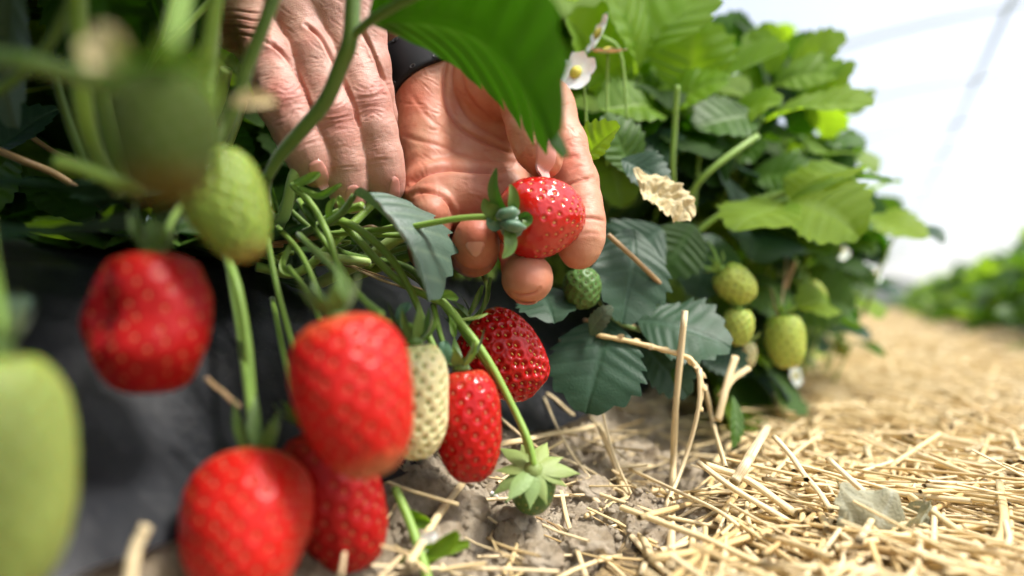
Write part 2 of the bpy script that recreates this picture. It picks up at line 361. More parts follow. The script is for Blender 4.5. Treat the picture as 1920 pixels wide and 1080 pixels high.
# ------------------------------------------------------------------ polytunnel
TX, TH, TW = 1.0, 2.55, 4.2
t = thing('polytunnel', 'white plastic film tunnel on thin steel hoops arching over the rows', 'polytunnel', (TX, 0, -0.14))
th = np.linspace(0, PI, 61); Yt = np.linspace(-8, 70, 79)
arch = np.stack([TX+TW*np.cos(th), 0*th, -0.14+(TH+0.14)*np.sin(th)**0.85], -1)
v = np.array([a+np.array([0, y, -0.012*math.sin(y*PI/2)**2]) for y in Yt for a in arch]); mk('film_cover', v, grid_faces(61, len(Yt)), M['film'], t)
v = np.concatenate([arch+[0, 69.9, 0], [[TX, 69.9, -0.14]]]); mk('film_end_wall', v, [[i, i+1, 61] for i in range(60)], M['film'], t)
for k, y in enumerate(np.arange(-3.3, 40, 2.05)):
    tube('hoop', [p+np.array([0, y, 0]) for p in arch[::4]*np.array([1, 1, 1])-np.array([0, 0, 0.04])], 0.019, M['steel'], t, n=50, sides=8)
tube('ridge_pipe', [[TX, -8, TH-0.09], [TX, 69, TH-0.09]], 0.022, M['steel'], t, n=4)
# ------------------------------------------------------------------ leaves
def leaf_geo(L=1.0, Wd=0.9, teeth=8, fold=0.22, curl=0.5, wav=0.05, seed=0, nh=9, nv=66, roll=0.0, pleat=0.012, ta=0.17, crumple=0.0):
    """leaflet in x (across), y (base to tip), z (up); rows follow the side veins"""
    s = np.linspace(0, 1, nv); rs = np.random.RandomState(seed)
    prof = np.sin(PI*np.clip(s, 0, 1)**1.12)**0.72*0.5*Wd
    prof = prof*(1+0.05*np.sin(s*9+rs.rand()*6))
    ph = s*teeth; fr = ph-np.floor(ph); on = np.clip((s-0.22)/0.15, 0, 1)
    tooth = (np.where(fr < 0.72, fr/0.72, (1-fr)/0.28)-0.5)*on
    hw = np.maximum(prof*(1+ta*tooth), 0.0); yo = s+0.035*tooth*on
    g = s-0.19*np.sin(PI*s)**0.8
    V = []; A = []
    for iv in range(nv):
        for side in np.linspace(-1, 1, 2*nh+1):
            a = abs(side); x = side*hw[iv]; y = g[iv]+(yo[iv]-g[iv])*a**1.1
            pc = ph[iv]-0.22
            vn = abs(pc-round(pc))            # distance to the nearest side vein
            z = pleat*(np.cos(2*PI*pc)*-1)*min(1, a*3)*(1-a*0.35)*np.sin(PI*min(1, s[iv]*1.05))
            mid = math.exp(-(x/0.010)**2); sv = math.exp(-(vn/0.085)**2)*(1-0.5*a)
            z -= 0.012*mid
            V.append([x, y, z]); A.append(max(mid, sv))
    V = np.array(V); x, y, z = V[:, 0].copy(), V[:, 1].copy(), V[:, 2].copy()
    z += fold*np.abs(x)-0.25*fold*x*x/0.3 + wav*vnoise(np.stack([x*2.6, y*2.6, x*0+seed*3.1], -1), seed+3) + wav*0.5*np.abs(x)*2*vnoise(np.stack([x*3, y*6, x*0], -1), seed+9)
    if crumple: z += crumple*(fbm(np.stack([x*7, y*7, x*0+seed], -1), 3, seed+20)+.8*(1-2*np.abs(vnoise(np.stack([x*5, y*9, x*0], -1), seed+31)))); x += crumple*.8*vnoise(np.stack([x*6, y*6, x*0+3], -1), seed+40)
    if roll: z -= roll*(x**2)*2.2
    th = curl*y; R = 1/curl if abs(curl) > 1e-3 else 1e6            # bend along the length
    yy = np.sin(th)*(R+z) if abs(curl) > 1e-3 else y; zz = np.cos(th)*(R+z)-R if abs(curl) > 1e-3 else z
    return np.stack([x*L, yy*L, zz*L], -1), grid_faces(2*nh+1, nv), np.array(A)
def place(V, base, tip, up):
    base = np.asarray(base, float); tip = np.asarray(tip, float); y = unit(tip-base); z = unit(np.asarray(up, float)-y*np.dot(up, y)); x = np.cross(y, z)
    return base+V[:, :1]*x+V[:, 1:2]*y+V[:, 2:3]*z
def leaf(name, parent, base, tip, up, mat, wd=0.85, label=None, nh=9, nv=66, **kw):
    if 'teal' in mat.name or 'grey' in mat.name: kw.setdefault('pleat', .0045)
    L = np.linalg.norm(np.asarray(tip)-np.asarray(base)); V, Fc, A = leaf_geo(1.0, wd, nh=nh, nv=nv, **kw)
    a = {'vein': A}
    i_ = (nv-1)*(2*nh+1)+nh; ty, tz = V[i_, 1], V[i_, 2]; q = -math.atan2(tz, ty); c_, s_ = math.cos(q), math.sin(q)
    V = np.stack([V[:, 0], V[:, 1]*c_-V[:, 2]*s_, V[:, 1]*s_+V[:, 2]*c_], -1)*(L/math.hypot(ty, tz))
    o = mk(name, place(V, base, tip, up), Fc, mat, parent, attrs=a)
    if label: o['label'] = label
    return o
UP = np.array([0, 0, 1.0]); RT = CR[:, 0]; BK = CR[:, 2]         # world up, picture right, towards the eye

# ------------------------------------------------------------------ strawberries
def berry_geo(L, R, taper=0.3, pw=0.9, lobes=(), nseed=150, pit=0.0008, nu=150, nv=100, seed=0, lump=0.05, shoulder=0.12, cleft=None, pitr=0.0017, puff=0.0004, pstart=0.30, ss=0.85):
    rs = np.random.RandomState(seed+100)
    def surf(ph, th):
        r = R*np.sin(ph)**pw*(1+taper*np.cos(ph))/(1+0.25*taper)
        z = L*(1-np.cos(ph))/2; z = z-shoulder*L*0.0+shoulder*L*np.exp(-(r/(R*0.33))**2)*(ph < PI/2)
        f = 1+lump*vnoise(np.stack([np.cos(th)*1.1*np.sin(ph), np.sin(th)*1.1*np.sin(ph), np.cos(ph)*1.3+0*th], -1)*1.4+seed, seed)
        for n_, a_, p_ in lobes: f = f+a_*np.cos(n_*th+p_)*np.sin(ph)**2
        if cleft: f = f-cleft[0]*np.exp(-(np.angle(np.exp(1j*(th-cleft[1])))/cleft[2])**2)*np.sin(ph)
        return np.stack([r*f*np.cos(th), r*f*np.sin(th), z+0*th], -1)
    ph = np.linspace(0.012, PI-0.012, nv)[:, None]; th = (np.arange(nu)/nu*2*PI)[None, :]
    ph2 = np.broadcast_to(ph, (nv, nu)).ravel(); th2 = np.broadcast_to(th, (nv, nu)).ravel()
    P = surf(ph2, th2)
    # seeds on a spiral with an even spacing over the surface
    pp = np.linspace(pstart, PI-0.16, 400); rr = np.linalg.norm(surf(pp, pp*0)[:, :2], axis=1); ds = np.linalg.norm(np.gradient(surf(pp, pp*0), axis=0), axis=1)
    dens = np.cumsum(rr*ds*(0.8+0.5*(pp/PI))); dens /= dens[-1]; q = (np.arange(nseed)+0.5)/nseed
    sp = np.interp(q, dens, pp); st = (np.arange(nseed)*2.399963+0.10*rs.randn(nseed)*0.5) % (2*PI)
    S = surf(sp, st); e = 1e-3
    du = surf(sp+e, st)-S; dv = surf(sp, st+e)-S; N = np.cross(du, dv); N /= np.linalg.norm(N, axis=1)[:, None]+1e-15
    if np.dot(N[nseed//2], S[nseed//2]-np.array([0, 0, L/2])) < 0: N = -N
    d2 = np.full(len(P), 9.0)
    for i in range(0, nseed, 20): d2 = np.minimum(d2, ((P[:, None]-S[None, i:i+20])**2).sum(-1).min(1))
    d = np.sqrt(d2); pitm = np.exp(-(d/pitr)**2)
    du = surf(ph2+e, th2)-P; dv = surf(ph2, th2+e)-P; NN = np.cross(du, dv); NN /= np.linalg.norm(NN, axis=1)[:, None]+1e-15
    if np.dot(NN[len(NN)//2], P[len(P)//2]-np.array([0, 0, L/2])) < 0: NN = -NN
    fadeend = np.clip(np.minimum(ph2-0.2, PI-0.05-ph2)/0.15, 0, 1)
    P = P+NN*((-pit*pitm+puff*np.exp(-((d-1.9*pitr)/(0.8*pitr))**2))*fadeend)[:, None]
    f = grid_faces(nu, nv, True)
    along = np.clip(P[:, 2]/L, 0, 1)
    # seeds: small pointed ellipsoids lying in their pits
    sv = []; sf = []
    k = 6; ring = [(math.cos(a), math.sin(a)) for a in np.arange(k)/k*2*PI]
    for i in range(nseed):
        n = N[i]; a = unit(du0(S[i], n)); b = np.cross(n, a); c = S[i]-n*(pit*0.62); o = len(sv)
        la, lb, h = 0.00105*ss, 0.00062*ss, 0.0005*ss
        sv.append(c+n*h)
        for zz, m_ in ((0.6, 0.72), (0.0, 1.0)):
            for x_, y_ in ring: sv.append(c+a*x_*la*m_+b*y_*lb*m_+n*h*zz)
        for j in range(k):
            j2 = (j+1) % k; sf.append([o, o+1+j, o+1+j2]); sf.append([o+1+j, o+1+k+j, o+1+k+j2, o+1+j2])
    return P, f, {'along': along, 'pit': pitm*fadeend}, np.array(sv), sf
def du0(p, n):
    z = np.array([0, 0, 1.0]); t = z-n*np.dot(z, n); return t if np.linalg.norm(t) > 1e-3 else np.array([1.0, 0, 0])
def sepal_geo(L, wd, bend, twist=0.0, n=9):
    V = []
    for i, s in enumerate(np.linspace(0, 1, n)):
        hw = wd*0.5*(math.sin(PI*min(1, (s*0.82+0.16)))**0.8)*(1-s**3); a = bend*s
        y = L*(math.sin(a)/bend if abs(bend) > 1e-3 else s); z = L*((1-math.cos(a))/bend if abs(bend) > 1e-3 else 0)
        for x in (-1, -0.5, 0, 0.5, 1): V.append([x*hw, y, z+0.22*abs(x)*hw+twist*x*hw*s])
    V = np.array(V); T = V.copy(); T[:, 2] -= 0.0005; f = grid_faces(5, n); m = len(V)
    return np.concatenate([V, T]), np.concatenate([f, f[:, ::-1]+m])
def strawberry(label, top, tip, R, body, seeds, group, stem=None, stem_r=0.0012, sep=(9, 0.014, 0.006, 1.2), sepmat='stem_dark', name='strawberry', hub=0.0035, roll=0.0, detail=1.0, sepals=True, sepdir=None, stemmat='stem', **kw):
    top = np.asarray(top, float); tip = np.asarray(tip, float); z = unit(tip-top); L = np.linalg.norm(tip-top)
    x = unit(np.cross([0.13, 0.4, 0.9], z)); y = np.cross(z, x); c, s = math.cos(roll), math.sin(roll); x, y = c*x+s*y, -s*x+c*y; B = np.stack([x, y, z], 1)
    t = thing(name, label, 'strawberry', top, group)
    P, f, at, sv, sf = berry_geo(L, R, nu=int(150*detail), nv=int(100*detail), **kw)
    fl = mk('fruit', P@B.T+top, f, M[body], t, attrs=at)
    mk('seeds', sv@B.T+top, sf, M[seeds], fl, kind='stuff')
    if sepals:
        n, sl_, sw, bend = sep; rs = np.random.RandomState(int(abs(top[0]*1e5)) % 9999)
        hv, hf = tube_geo(np.array([[0, 0, 0.0012+0.0*L], [0, 0, -0.0008], [0, 0, -0.0035]])+np.array([0, 0, 0.08*L*0]), [hub*1.1, hub, hub*0.4], 10)
        cal = mk('calyx', hv@B.T+top, hf, M[sepmat], t)
        for i in range(n):
            a = i/n*2*PI+rs.randn()*0.12; bb = bend*(1+0.4*rs.randn()) if i % 2 else bend*0.7
            V, ff = sepal_geo(sl_*(0.75+0.5*rs.rand()), sw*(0.8+0.4*rs.rand()), bb, rs.randn()*0.3)
            tilt = (0.15 if i % 2 else -0.25)+0.25*rs.randn() if sepdir is None else sepdir+0.15*rs.randn()
            ct, st = math.cos(tilt), math.sin(tilt); V = np.stack([V[:, 0], V[:, 1]*ct-V[:, 2]*st, V[:, 1]*st+V[:, 2]*ct], -1)
            V[:, 1] += hub*0.6; V[:, 2] -= 0.0006
            ca, sa = math.cos(a), math.sin(a); V = np.stack([V[:, 0]*ca-V[:, 1]*sa, V[:, 0]*sa+V[:, 1]*ca, V[:, 2]], -1)
            mk('sepal', V@B.T+top, ff, M[sepmat], cal)
    if stem is not None:
        tube('stem', [top-z*0.002]+list(stem), [stem_r, stem_r*0.95, stem_r*1.15], M[stemmat], t, n=28, sides=9)
    return t

RG = 'ripe strawberries hanging at the bed edge'; UG = 'unripe strawberries in the nearer plant'; BG = 'unripe strawberries beside the straw path'
def held():
    t = strawberry('glossy ripe strawberry with pale shoulder held by fingers and thumb', W(948, 415, .2955), W(1080, 400, .320), .0186, 'red_held', 'seed_gold', 'ripe strawberries hanging at the bed edge',
        sepals=False, taper=.16, pw=.72, nseed=165, pit=.0006, pitr=.00095, puff=.0002, seed=3, lump=.05, detail=1.25, shoulder=.05, pstart=.85, ss=.72)
    # the folded blue-green calyx seen from its stem side
    hv, hf = tube_geo(smooth_path([W(962, 424, .2925), W(952, 418, .2885), W(944, 412, .2865)], 6), [.0058, .0056, .0045, .0034, .0026, .0016], 12)
    cal = mk('calyx', hv, hf, M['bud'], t)
    def sp(px, wd, side, mat='stem_dark'):
        pts = smooth_path([W(*p) for p in px], 12); T, N, B = frames(pts); V = []
        for i, s in enumerate(np.linspace(0, 1, 12)):
            hw = wd/2*max(0.05, math.sin(PI*(0.13+0.85*s))**0.75); xa = unit(np.cross(T[i], BK)+side*BK); nz = np.cross(xa, T[i])
            for x in (-1, -.5, 0, .5, 1): V.append(pts[i]+xa*x*hw+nz*abs(x)*hw*0.35*(-1 if np.dot(nz, BK) < 0 else 1))
        V = np.array(V); nn = BK*0.0006; f = grid_faces(5, 12)
        mk('sepal', np.concatenate([V, V-nn]), np.concatenate([f, f[:, ::-1]+60]), M[mat], cal)
    sp([(950, 402, .287), (934, 380, .283), (926, 350, .281), (931, 315, .280)], .0058, .5)
    sp([(962, 404, .287), (962, 385, .283), (962, 365, .281), (957, 345, .280)], .0052, -.3)
    sp([(944, 408, .287), (928, 398, .284), (914, 388, .282), (908, 372, .281)], .0068, .3)
    sp([(972, 410, .287), (985, 408, .286), (990, 415, .284), (981, 428, .283)], .006, -.4)
    sp([(952, 424, .287), (955, 445, .282), (954, 466, .281), (942, 484, .280)], .0062, .5)
    sp([(944, 416, .286), (930, 424, .284), (920, 420, .283), (914, 408, .283)], .0042, .2, 'bud')
    # the two round folded buds of the calyx lying over its middle
    for a, b, r in (((938, 420, .2825), (985, 427, .2835), .0042), ((932, 408, .283), (972, 398, .284), .0046)):
        tube('sepal', [W(*a), W((a[0]+b[0])/2, (a[1]+b[1])/2, .2815), W(*b)], [r*.35, r, r, r*.3], M['bud'], cal, n=10, sides=10, squash=.6)
    tube('stem', [W(942, 411, .2855), W(905, 407, .286), (W(850, 411, .287)), W(760, 427, .292), W(690, 433, .300), W(600, 442, .312), W(545, 458, .33)], [.00145, .00135, .0014, .0015, .0016], M['stem'], t, n=40, sides=10)
held()
strawberry('glossy red strawberry with rows of deep pits against the black plastic beyond two stems', W(880, 610, .342), W(1012, 728, .335), .0205, 'red', 'seed_gold', RG,
           stem=[W(900, 585, .335), W(915, 550, .335), W(905, 510, .35)], sep=(8, .015, .005, -.9), taper=.16, pw=.68, nseed=225, pit=.0013, pitr=.00135, puff=.0006, seed=5, lump=.06, detail=1.25, sepdir=-.9)
strawberry('small red strawberry between the cream one and the drooping stems', W(864, 690, .280), W(888, 903, .276), .0146, 'red', 'seed_red', RG,
           stem=[W(850, 665, .283), W(830, 640, .290), W(812, 570, .30)], sep=(7, .015, .0045, -.8), taper=.12, pw=.66, nseed=150, pit=.0007, pitr=.00115, puff=.0003, seed=8, lump=.05, sepdir=-.6, roll=.5)
strawberry('cream white unripe strawberry half hidden behind the big pale tipped red one', W(776, 640, .262), W(781, 858, .262), .0132, 'white_fruit', 'seed_green', UG,
           stem=[W(770, 612, .265), W(700, 585, .27), W(620, 470, .285), W(560, 375, .295)], sep=(7, .014, .004, -.7), taper=.1, pw=.62, nseed=170, pit=.0008, pitr=.0011, seed=9, sepdir=-.9)
strawberry('large blurred red strawberry with a pale tip hanging before the cream one', W(630, 596, .206), W(704, 893, .196), .0180, 'red_tip', 'seed_red', RG,
           stem=[W(640, 575, .207), W(655, 560, .215), W(690, 600, .23), W(640, 500, .27), W(600, 400, .30)][:2]+[W(640, 520, .235), W(560, 440, .28)], sep=(9, .014, .0045, -.7), taper=.17, pw=.72, nseed=190, pit=.0006, puff=.0003, pitr=.0013, seed=12, lump=.05, sepdir=-.9)
strawberry('deep red strawberry hanging low behind the large pale tipped one', W(585, 800, .236), W(676, 1062, .236), .0165, 'red_matte', 'seed_red', RG,
           stem=[W(560, 760, .24), W(540, 700, .25), W(510, 560, .29)], sep=(8, .015, .0045, -.7), taper=.1, pw=.66, nseed=180, pit=.0007, puff=.0003, pitr=.0013, seed=14, lump=.06, sepdir=-.8)
strawberry('broad orange red strawberry with a pale collar at the bottom edge of the bed', W(478, 858, .212), W(456, 1128, .186), .0185, 'red_orange', 'seed_red', RG,
           stem=[W(475, 800, .215), W(462, 700, .23), W(440, 560, .26), W(425, 480, .28)], sep=(9, .016, .005, -.8), taper=.16, pw=.68, nseed=190, pit=.0005, puff=.0002, pitr=.0013, seed=15, lump=.07, lobes=((3, .03, .4),), sepdir=-.8, stem_r=.0017)
strawberry('wide cleft red strawberry out of focus over the plastic', W(288, 478, .205), W(280, 738, .197), .0176, 'red_matte', 'seed_red', RG,
           stem=[W(310, 440, .21), W(330, 400, .22), W(380, 330, .25)], sep=(8, .013, .0045, -.8), taper=.05, pw=.62, nseed=150, pit=.0004, puff=.0001, pitr=.0012, seed=17, lump=.15, lobes=((2, .07, .9), (3, .06, .2)), cleft=(.13, 3.9, .25), sepdir=-1.0)
strawberry('long pale green strawberry very near, cut off at the left edge', W(-14, 655, .142), W(4, 1130, .138), .0140, 'pale_fruit', 'seed_green', UG,
           stem=[W(0, 600, .145), W(-20, 450, .16), W(-30, 300, .19)], sep=(7, .012, .004, -.8), taper=.08, pw=.70, nseed=150, pit=.0006, pitr=.0012, puff=.0002, seed=19, lump=.05, sepdir=-.9, detail=.8)
strawberry('green strawberry with pinkish tip beside the left hand', W(386, 290, .20), W(470, 486, .196), .0119, 'green_fruit', 'seed_olive', UG,
           stem=[W(375, 262, .20), W(390, 200, .205), W(400, 60, .22), W(405, -60, .24)], sep=(9, .012, .0045, -.6), taper=.22, pw=.68, nseed=190, pit=.0006, pitr=.0010, puff=.0003, seed=21, sepdir=-.6, detail=.9, stem_r=.002)
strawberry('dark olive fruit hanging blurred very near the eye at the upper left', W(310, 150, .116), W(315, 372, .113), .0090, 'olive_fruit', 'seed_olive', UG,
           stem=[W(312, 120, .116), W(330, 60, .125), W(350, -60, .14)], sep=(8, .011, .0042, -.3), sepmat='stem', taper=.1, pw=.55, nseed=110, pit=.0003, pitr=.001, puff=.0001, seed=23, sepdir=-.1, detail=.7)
# young fruit hanging on the double stem
strawberry('small green fruit under a pale star of sepals on the drooping double stem', W(1000, 880, .281), W(996, 948, .297), .0100, 'dark_fruit', 'seed_green', UG,
           stem=[W(999, 862, .2795), W(990, 825, .281), W(965, 770, .285), W(915, 675, .288), W(860, 600, .292), W(815, 550, .298)], stem_r=.0016, sep=(11, .0170, .0066, .5), sepmat='sepal_pale', taper=.1, pw=.75, nseed=90, pit=.0003, pitr=.0009, puff=.0001, seed=25, sepdir=.18, hub=.004)
for lab, a, b, R_, mt, gp, kw in (
    ('plump green strawberry higher of the two left of the brown stalk', (1350, 505, .46), (1408, 562, .46), .0125, 'lime_fruit', BG, {}),
    ('round green strawberry over the rim of the blue green leaf', (1385, 578, .46), (1383, 648, .46), .0105, 'lime_fruit', BG, {}),
    ('blocky yellow green strawberry hanging lowest over the straw', (1468, 588, .50), (1478, 690, .50), .0145, 'lime_fruit', BG, {}),
    ('brownish small strawberry under the round green one', (1400, 640, .48), (1397, 690, .48), .0078, 'white_fruit', BG, {}),
    ('slim green strawberry hanging right of the brown stalk', (1508, 528, .58), (1540, 580, .58), .0105, 'lime_fruit', BG, {}),
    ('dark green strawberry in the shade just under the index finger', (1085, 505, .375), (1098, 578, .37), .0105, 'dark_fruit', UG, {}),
    ('yellow green strawberry far back under the leaves', (1575, 640, .8), (1582, 668, .8), .009, 'lime_fruit', BG, {})):
    strawberry(lab, W(*a), W(*b), R_, mt, 'seed_olive', gp, stem=[W(a[0]-6, a[1]-20, a[2]), W(a[0]-25, a[1]-50, a[2]+.03), W(a[0]-60, a[1]-40, a[2]+.08)], sep=(7, .011, .004, -.6), sepdir=-.5, taper=.1, pw=.7, nseed=90, pit=.0005, pitr=.0012, seed=int(a[0]), detail=.5, sepmat='stem')

# ------------------------------------------------------------------ strawberry plants
PG = 'strawberry plants along the picked row'
def P3(px, py, d): return W(px, py, d)
front = thing('strawberry_plant', 'near strawberry plant whose thick stems and dark leaves fill the upper left', 'strawberry plant', (-0.27, 0.06, 0.02), PG)
mid = thing('strawberry_plant', 'strawberry plant under the picking hands with a big backlit leaf over the thumb', 'strawberry plant', (-0.28, 0.22, 0.02), PG)
side = thing('strawberry_plant', 'strawberry plant with dusty blue green leaves spread over the bed edge beyond the hand', 'strawberry plant', (-0.26, 0.42, 0.02), PG)
# stems of the front plant
S = lambda pts, r, mat='stem', par=front, **k: tube('leaf_stem', [P3(*p) for p in pts], r, M[mat], par, n=k.pop('n', 26), sides=10, **k)
S([(140, -60, .19), (147, 60, .19), (155, 190, .195), (178, 290, .21), (222, 360, .23)], .0026)
S([(178, 60, .23), (190, 180, .235), (212, 280, .24), (236, 360, .25)], .0025)
S([(95, 120, .25), (125, 220, .255), (150, 290, .26), (180, 370, .27)], .0016, 'stem_dark')
S([(-20, 105, .15), (60, 118, .15), (130, 138, .16), (230, 170, .18)], .0022, 'stem_dark')
S([(130, 10, .2), (95, 75, .2), (50, 130, .2), (-10, 175, .2)], .0017, 'stem_dark')
S([(-20, 275, .28), (40, 300, .28), (110, 330, .29), (190, 385, .30)], .0016, 'stem_brown')
S([(0, 210, .33), (110, 290, .34), (260, 350, .36)], .0014, 'stem_brown')
S([(100, 300, .19), (160, 318, .195), (225, 345, .2), (260, 362, .21)], .0022, 'stem')
S([(330, -30, .25), (305, 60, .26), (280, 120, .28), (270, 170, .29)], .0009, 'stem')
S([(395, 0, .27), (345, 55, .27), (300, 95, .28), (275, 130, .29)], .0012, 'stem')
S([(300, 85, .33), (325, 140, .33), (360, 220, .33), (430, 330, .33)], .0016, 'stem_pale')
S([(410, -40, .205), (398, 40, .207), (385, 120, .21), (378, 210, .22), (370, 260, .23)], .0024, 'stem')
S([(525, -40, .22), (497, 40, .22), (462, 130, .222), (430, 230, .225), (400, 290, .23)], .0022, 'stem_dark')
S([(425, 130, .31), (410, 190, .32), (380, 260, .33)], .0028, 'stem_pale')
S([(460, 190, .31), (447, 230, .315), (432, 270, .32)], .0013, 'stem_pale')
# the beige dead flower remains that hang blurred near the eye
def petalish(name, par, pts, wd, mat, label=None):
    path = smooth_path([W(*p) for p in pts], 10); T, N, B = frames(path); V = []
    for i, s in enumerate(np.linspace(0, 1, 10)):
        hw = wd/2*max(.08, math.sin(PI*(.12+.8*s))**.6); xa = unit(np.cross(T[i], BK))
        for x in (-1, -.5, 0, .5, 1): V.append(path[i]+xa*x*hw+BK*(abs(x)*hw*.35+.0006*math.sin(7*s+3*x)))
    V = np.array(V); f = grid_faces(5, 10); o = mk(name, np.concatenate([V, V-BK*.0005]), np.concatenate([f, f[:, ::-1]+50]), M[mat], par)
    if label: o['label'] = label
petalish('dry_sepal', front, [(165, 70, .122), (200, 95, .121), (230, 130, .122)], .0085, 'leaf_dry', 'dry beige leaf scale blurred near the eye')
petalish('dry_sepal', front, [(438, 190, .16), (470, 186, .16), (515, 190, .162)], .0036, 'leaf_dry', 'tan dry sliver crossing the hand')
petalish('leaf', front, [(270, 130, .118), (320, 148, .118), (375, 165, .12)], .0052, 'leaf_fresh')
petalish('leaf', front, [(360, 165, .135), (385, 180, .135), (400, 215, .137)], .006, 'leaf_fresh')
# leaves of the front plant
Lf = lambda par, b, t, up, mat, wd=.85, label=None, **k: leaf('leaf', par, P3(*b), P3(*t), up, M[mat], wd, label, **k)
Lf(front, (20, -130, .24), (35, 245, .25), BK*.9-RT*.4, 'leaf_grey', .5, 'grey green leaf hanging at the left edge', curl=.3, seed=2)
Lf(front, (-30, 290, .30), (112, 205, .31), UP*.5+BK, 'leaf_teal', .6, curl=.4, seed=3)
Lf(front, (-40, 60, .3), (110, 20, .31), UP+BK*.5, 'leaf_under', .9, curl=.5, seed=4)
Lf(front, (120, -110, .28), (250, 130, .30), BK+UP*.2-RT*.2, 'leaf_under', .9, curl=.4, seed=5)
Lf(front, (250, -140, .29), (330, 110, .31), BK+UP*.1+RT*.3, 'leaf_under', .8, curl=.4, seed=6)
Lf(front, (185, -90, .20), (205, 70, .22), BK-RT*.5, 'leaf_under', .8, curl=.3, seed=16)
Lf(front, (278, 105, .29), (410, -70, .28), BK+UP*.2-RT*.2, 'leaf_under', .62, 'leaf with raised veins seen from below', curl=.3, seed=7, fold=.4)
Lf(front, (330, 330, .30), (190, 395, .24), UP+BK*.3, 'leaf_teal', .7, curl=.3, seed=8)
Lf(front, (260, 385, .25), (-20, 350, .2), UP+BK*.35, 'leaf_teal', .6, 'dark blue green leaf lying over the red fruit', curl=.5, seed=9)
Lf(front, (240, 440, .235), (-60, 465, .18), UP+BK*.25, 'leaf_teal', .7, curl=.4, seed=10)
Lf(front, (-60, 640, .16), (62, 560, .17), UP+BK*.2+RT*.2, 'leaf_grey', .75, 'pale blue green leaf at the left edge over the plastic', curl=.6, seed=11)
Lf(front, (20, 280, .32), (-60, 420, .3), UP*.6+BK, 'leaf_mid', .8, curl=.5, seed=12)
Lf(front, (60, 330, .36), (160, 420, .35), UP+BK*.3, 'leaf_under', .8, curl=.4, seed=13)
Lf(front, (350, 180, .38), (250, 330, .36), BK+UP*.3, 'leaf_under', .8, curl=.4, seed=14)
Lf(front, (430, 230, .37), (470, 360, .36), BK+UP*.3-RT*.4, 'leaf_under', .6, curl=.3, seed=15)
Lf(front, (120, -90, .42), (60, 160, .42), BK+UP*.2, 'leaf_under', .9, curl=.4, seed=17)
Lf(front, (300, 10, .42), (200, 210, .42), BK+UP*.2, 'leaf_under', .9, curl=.4, seed=18)
Lf(front, (400, 20, .45), (330, 250, .45), BK+UP*.2, 'leaf_under', .9, curl=.4, seed=19)
Lf(front, (-60, 180, .5), (60, 420, .46), BK+UP*.4, 'leaf_under', .9, curl=.4, seed=20)
Lf(front, (330, 350, .3), (390, 460, .28), UP+BK*.3, 'leaf_under', .8, curl=.4, seed=22)
# ------------ middle plant: the crossing stems under the hands
S2 = lambda pts, r, mat='stem', **k: S(pts, r, mat, mid, **k)
S2([(500, 335, .262), (525, 292, .26), (565, 245, .257), (610, 190, .254), (640, 120, .250), (657, 70, .247), (663, -40, .245)], [.0021, .0026, .0029, .0030, .0028], 'stem_dark', n=44)
S2([(500, 335, .262), (497, 355, .27), (500, 385, .29), (515, 430, .32)], .0022, 'stem_dark')
S2([(655, 80, .247), (672, 58, .245), (700, 35, .24), (745, 8, .232), (800, -20, .225)], .0017, 'stem_dark')
def S3(pts, r, mat='stem'): tube('fruit_stem', [P3(*p) for p in pts], r, M[mat], mid, n=30, sides=9)
S3([(548, 345, .29), (585, 385, .288), (615, 440, .282), (640, 510, .275), (680, 560, .262), (715, 590, .25)], [.0017, .0014, .0015])
S3([(560, 440, .30), (640, 415, .295), (720, 470, .292), (770, 545, .29), (800, 620, .285), (822, 670, .28)], [.0020, .0016, .0014])
S3([(520, 425, .29), (560, 470, .285), (590, 530, .275), (600, 560, .27)], .0012)
S3([(500, 440, .28), (515, 520, .275), (535, 600, .265), (555, 670, .255)], .0013)
S3([(540, 500, .28), (575, 545, .27), (600, 600, .26)], .0011)
S3([(420, 470, .25), (445, 540, .24), (463, 640, .235), (472, 745, .23)], [.0019, .0017, .0018])
S3([(820, 555, .300), (870, 625, .294), (930, 710, .290), (972, 788, .284), (992, 850, .2815)], [.0015, .0012, .0013])
S3([(640, 415, .30), (740, 520, .297), (800, 555, .296), (835, 570, .296)], [.0018, .0016, .0015], 'stem')
S3([(480, 430, .33), (560, 440, .31), (630, 400, .30), (680, 385, .295)], .0018)
S3([(500, 470, .33), (590, 455, .32), (660, 480, .315), (760, 500, .31), (800, 540, .305)], .0017, 'stem_dark')
S3([(505, 395, .31), (530, 410, .305), (548, 340, .30), (555, 320, .30)], .0026, 'stem_pale')
S3([(515, 440, .325), (540, 380, .32), (560, 330, .32)], .003, 'stem_pale')
S3([(600, 530, .34), (680, 490, .33), (740, 450, .325), (800, 430, .33)], .0030, 'stem_pale')
S3([(660, 520, .345), (740, 490, .335), (800, 470, .33)], .0026, 'stem')
S3([(480, 500, .3), (560, 510, .31), (640, 440, .31), (700, 380, .32)], .0022, 'stem')
S3([(740, 915, .262), (770, 985, .255), (800, 1080, .245), (815, 1150, .24)], [.0018, .0019, .002], 'stem')
for k in range(22):    # tangle of small stalks and bracts between the hands and the plastic
    x0 = 430+RS.rand()*330; y0 = 428+RS.rand()*75; d0 = .31+RS.rand()*.05
    S3([(x0, y0, d0), (x0+RS.randn()*45, y0+RS.randn()*14, d0-.005), (x0+RS.randn()*85, y0+RS.randn()*22, d0+RS.randn()*.008)], .0007+RS.rand()*.0012, ['stem', 'stem_dark', 'stem_pale', 'stem_brown'][RS.randint(4)])
def bract(pts, wd, mat='stem', par=None): petalish('bract', par or mid, pts, wd, mat)
bract([(548, 345, .289), (580, 335, .286), (600, 325, .285)], .004); bract([(560, 350, .288), (600, 368, .284), (640, 345, .28)], .003)
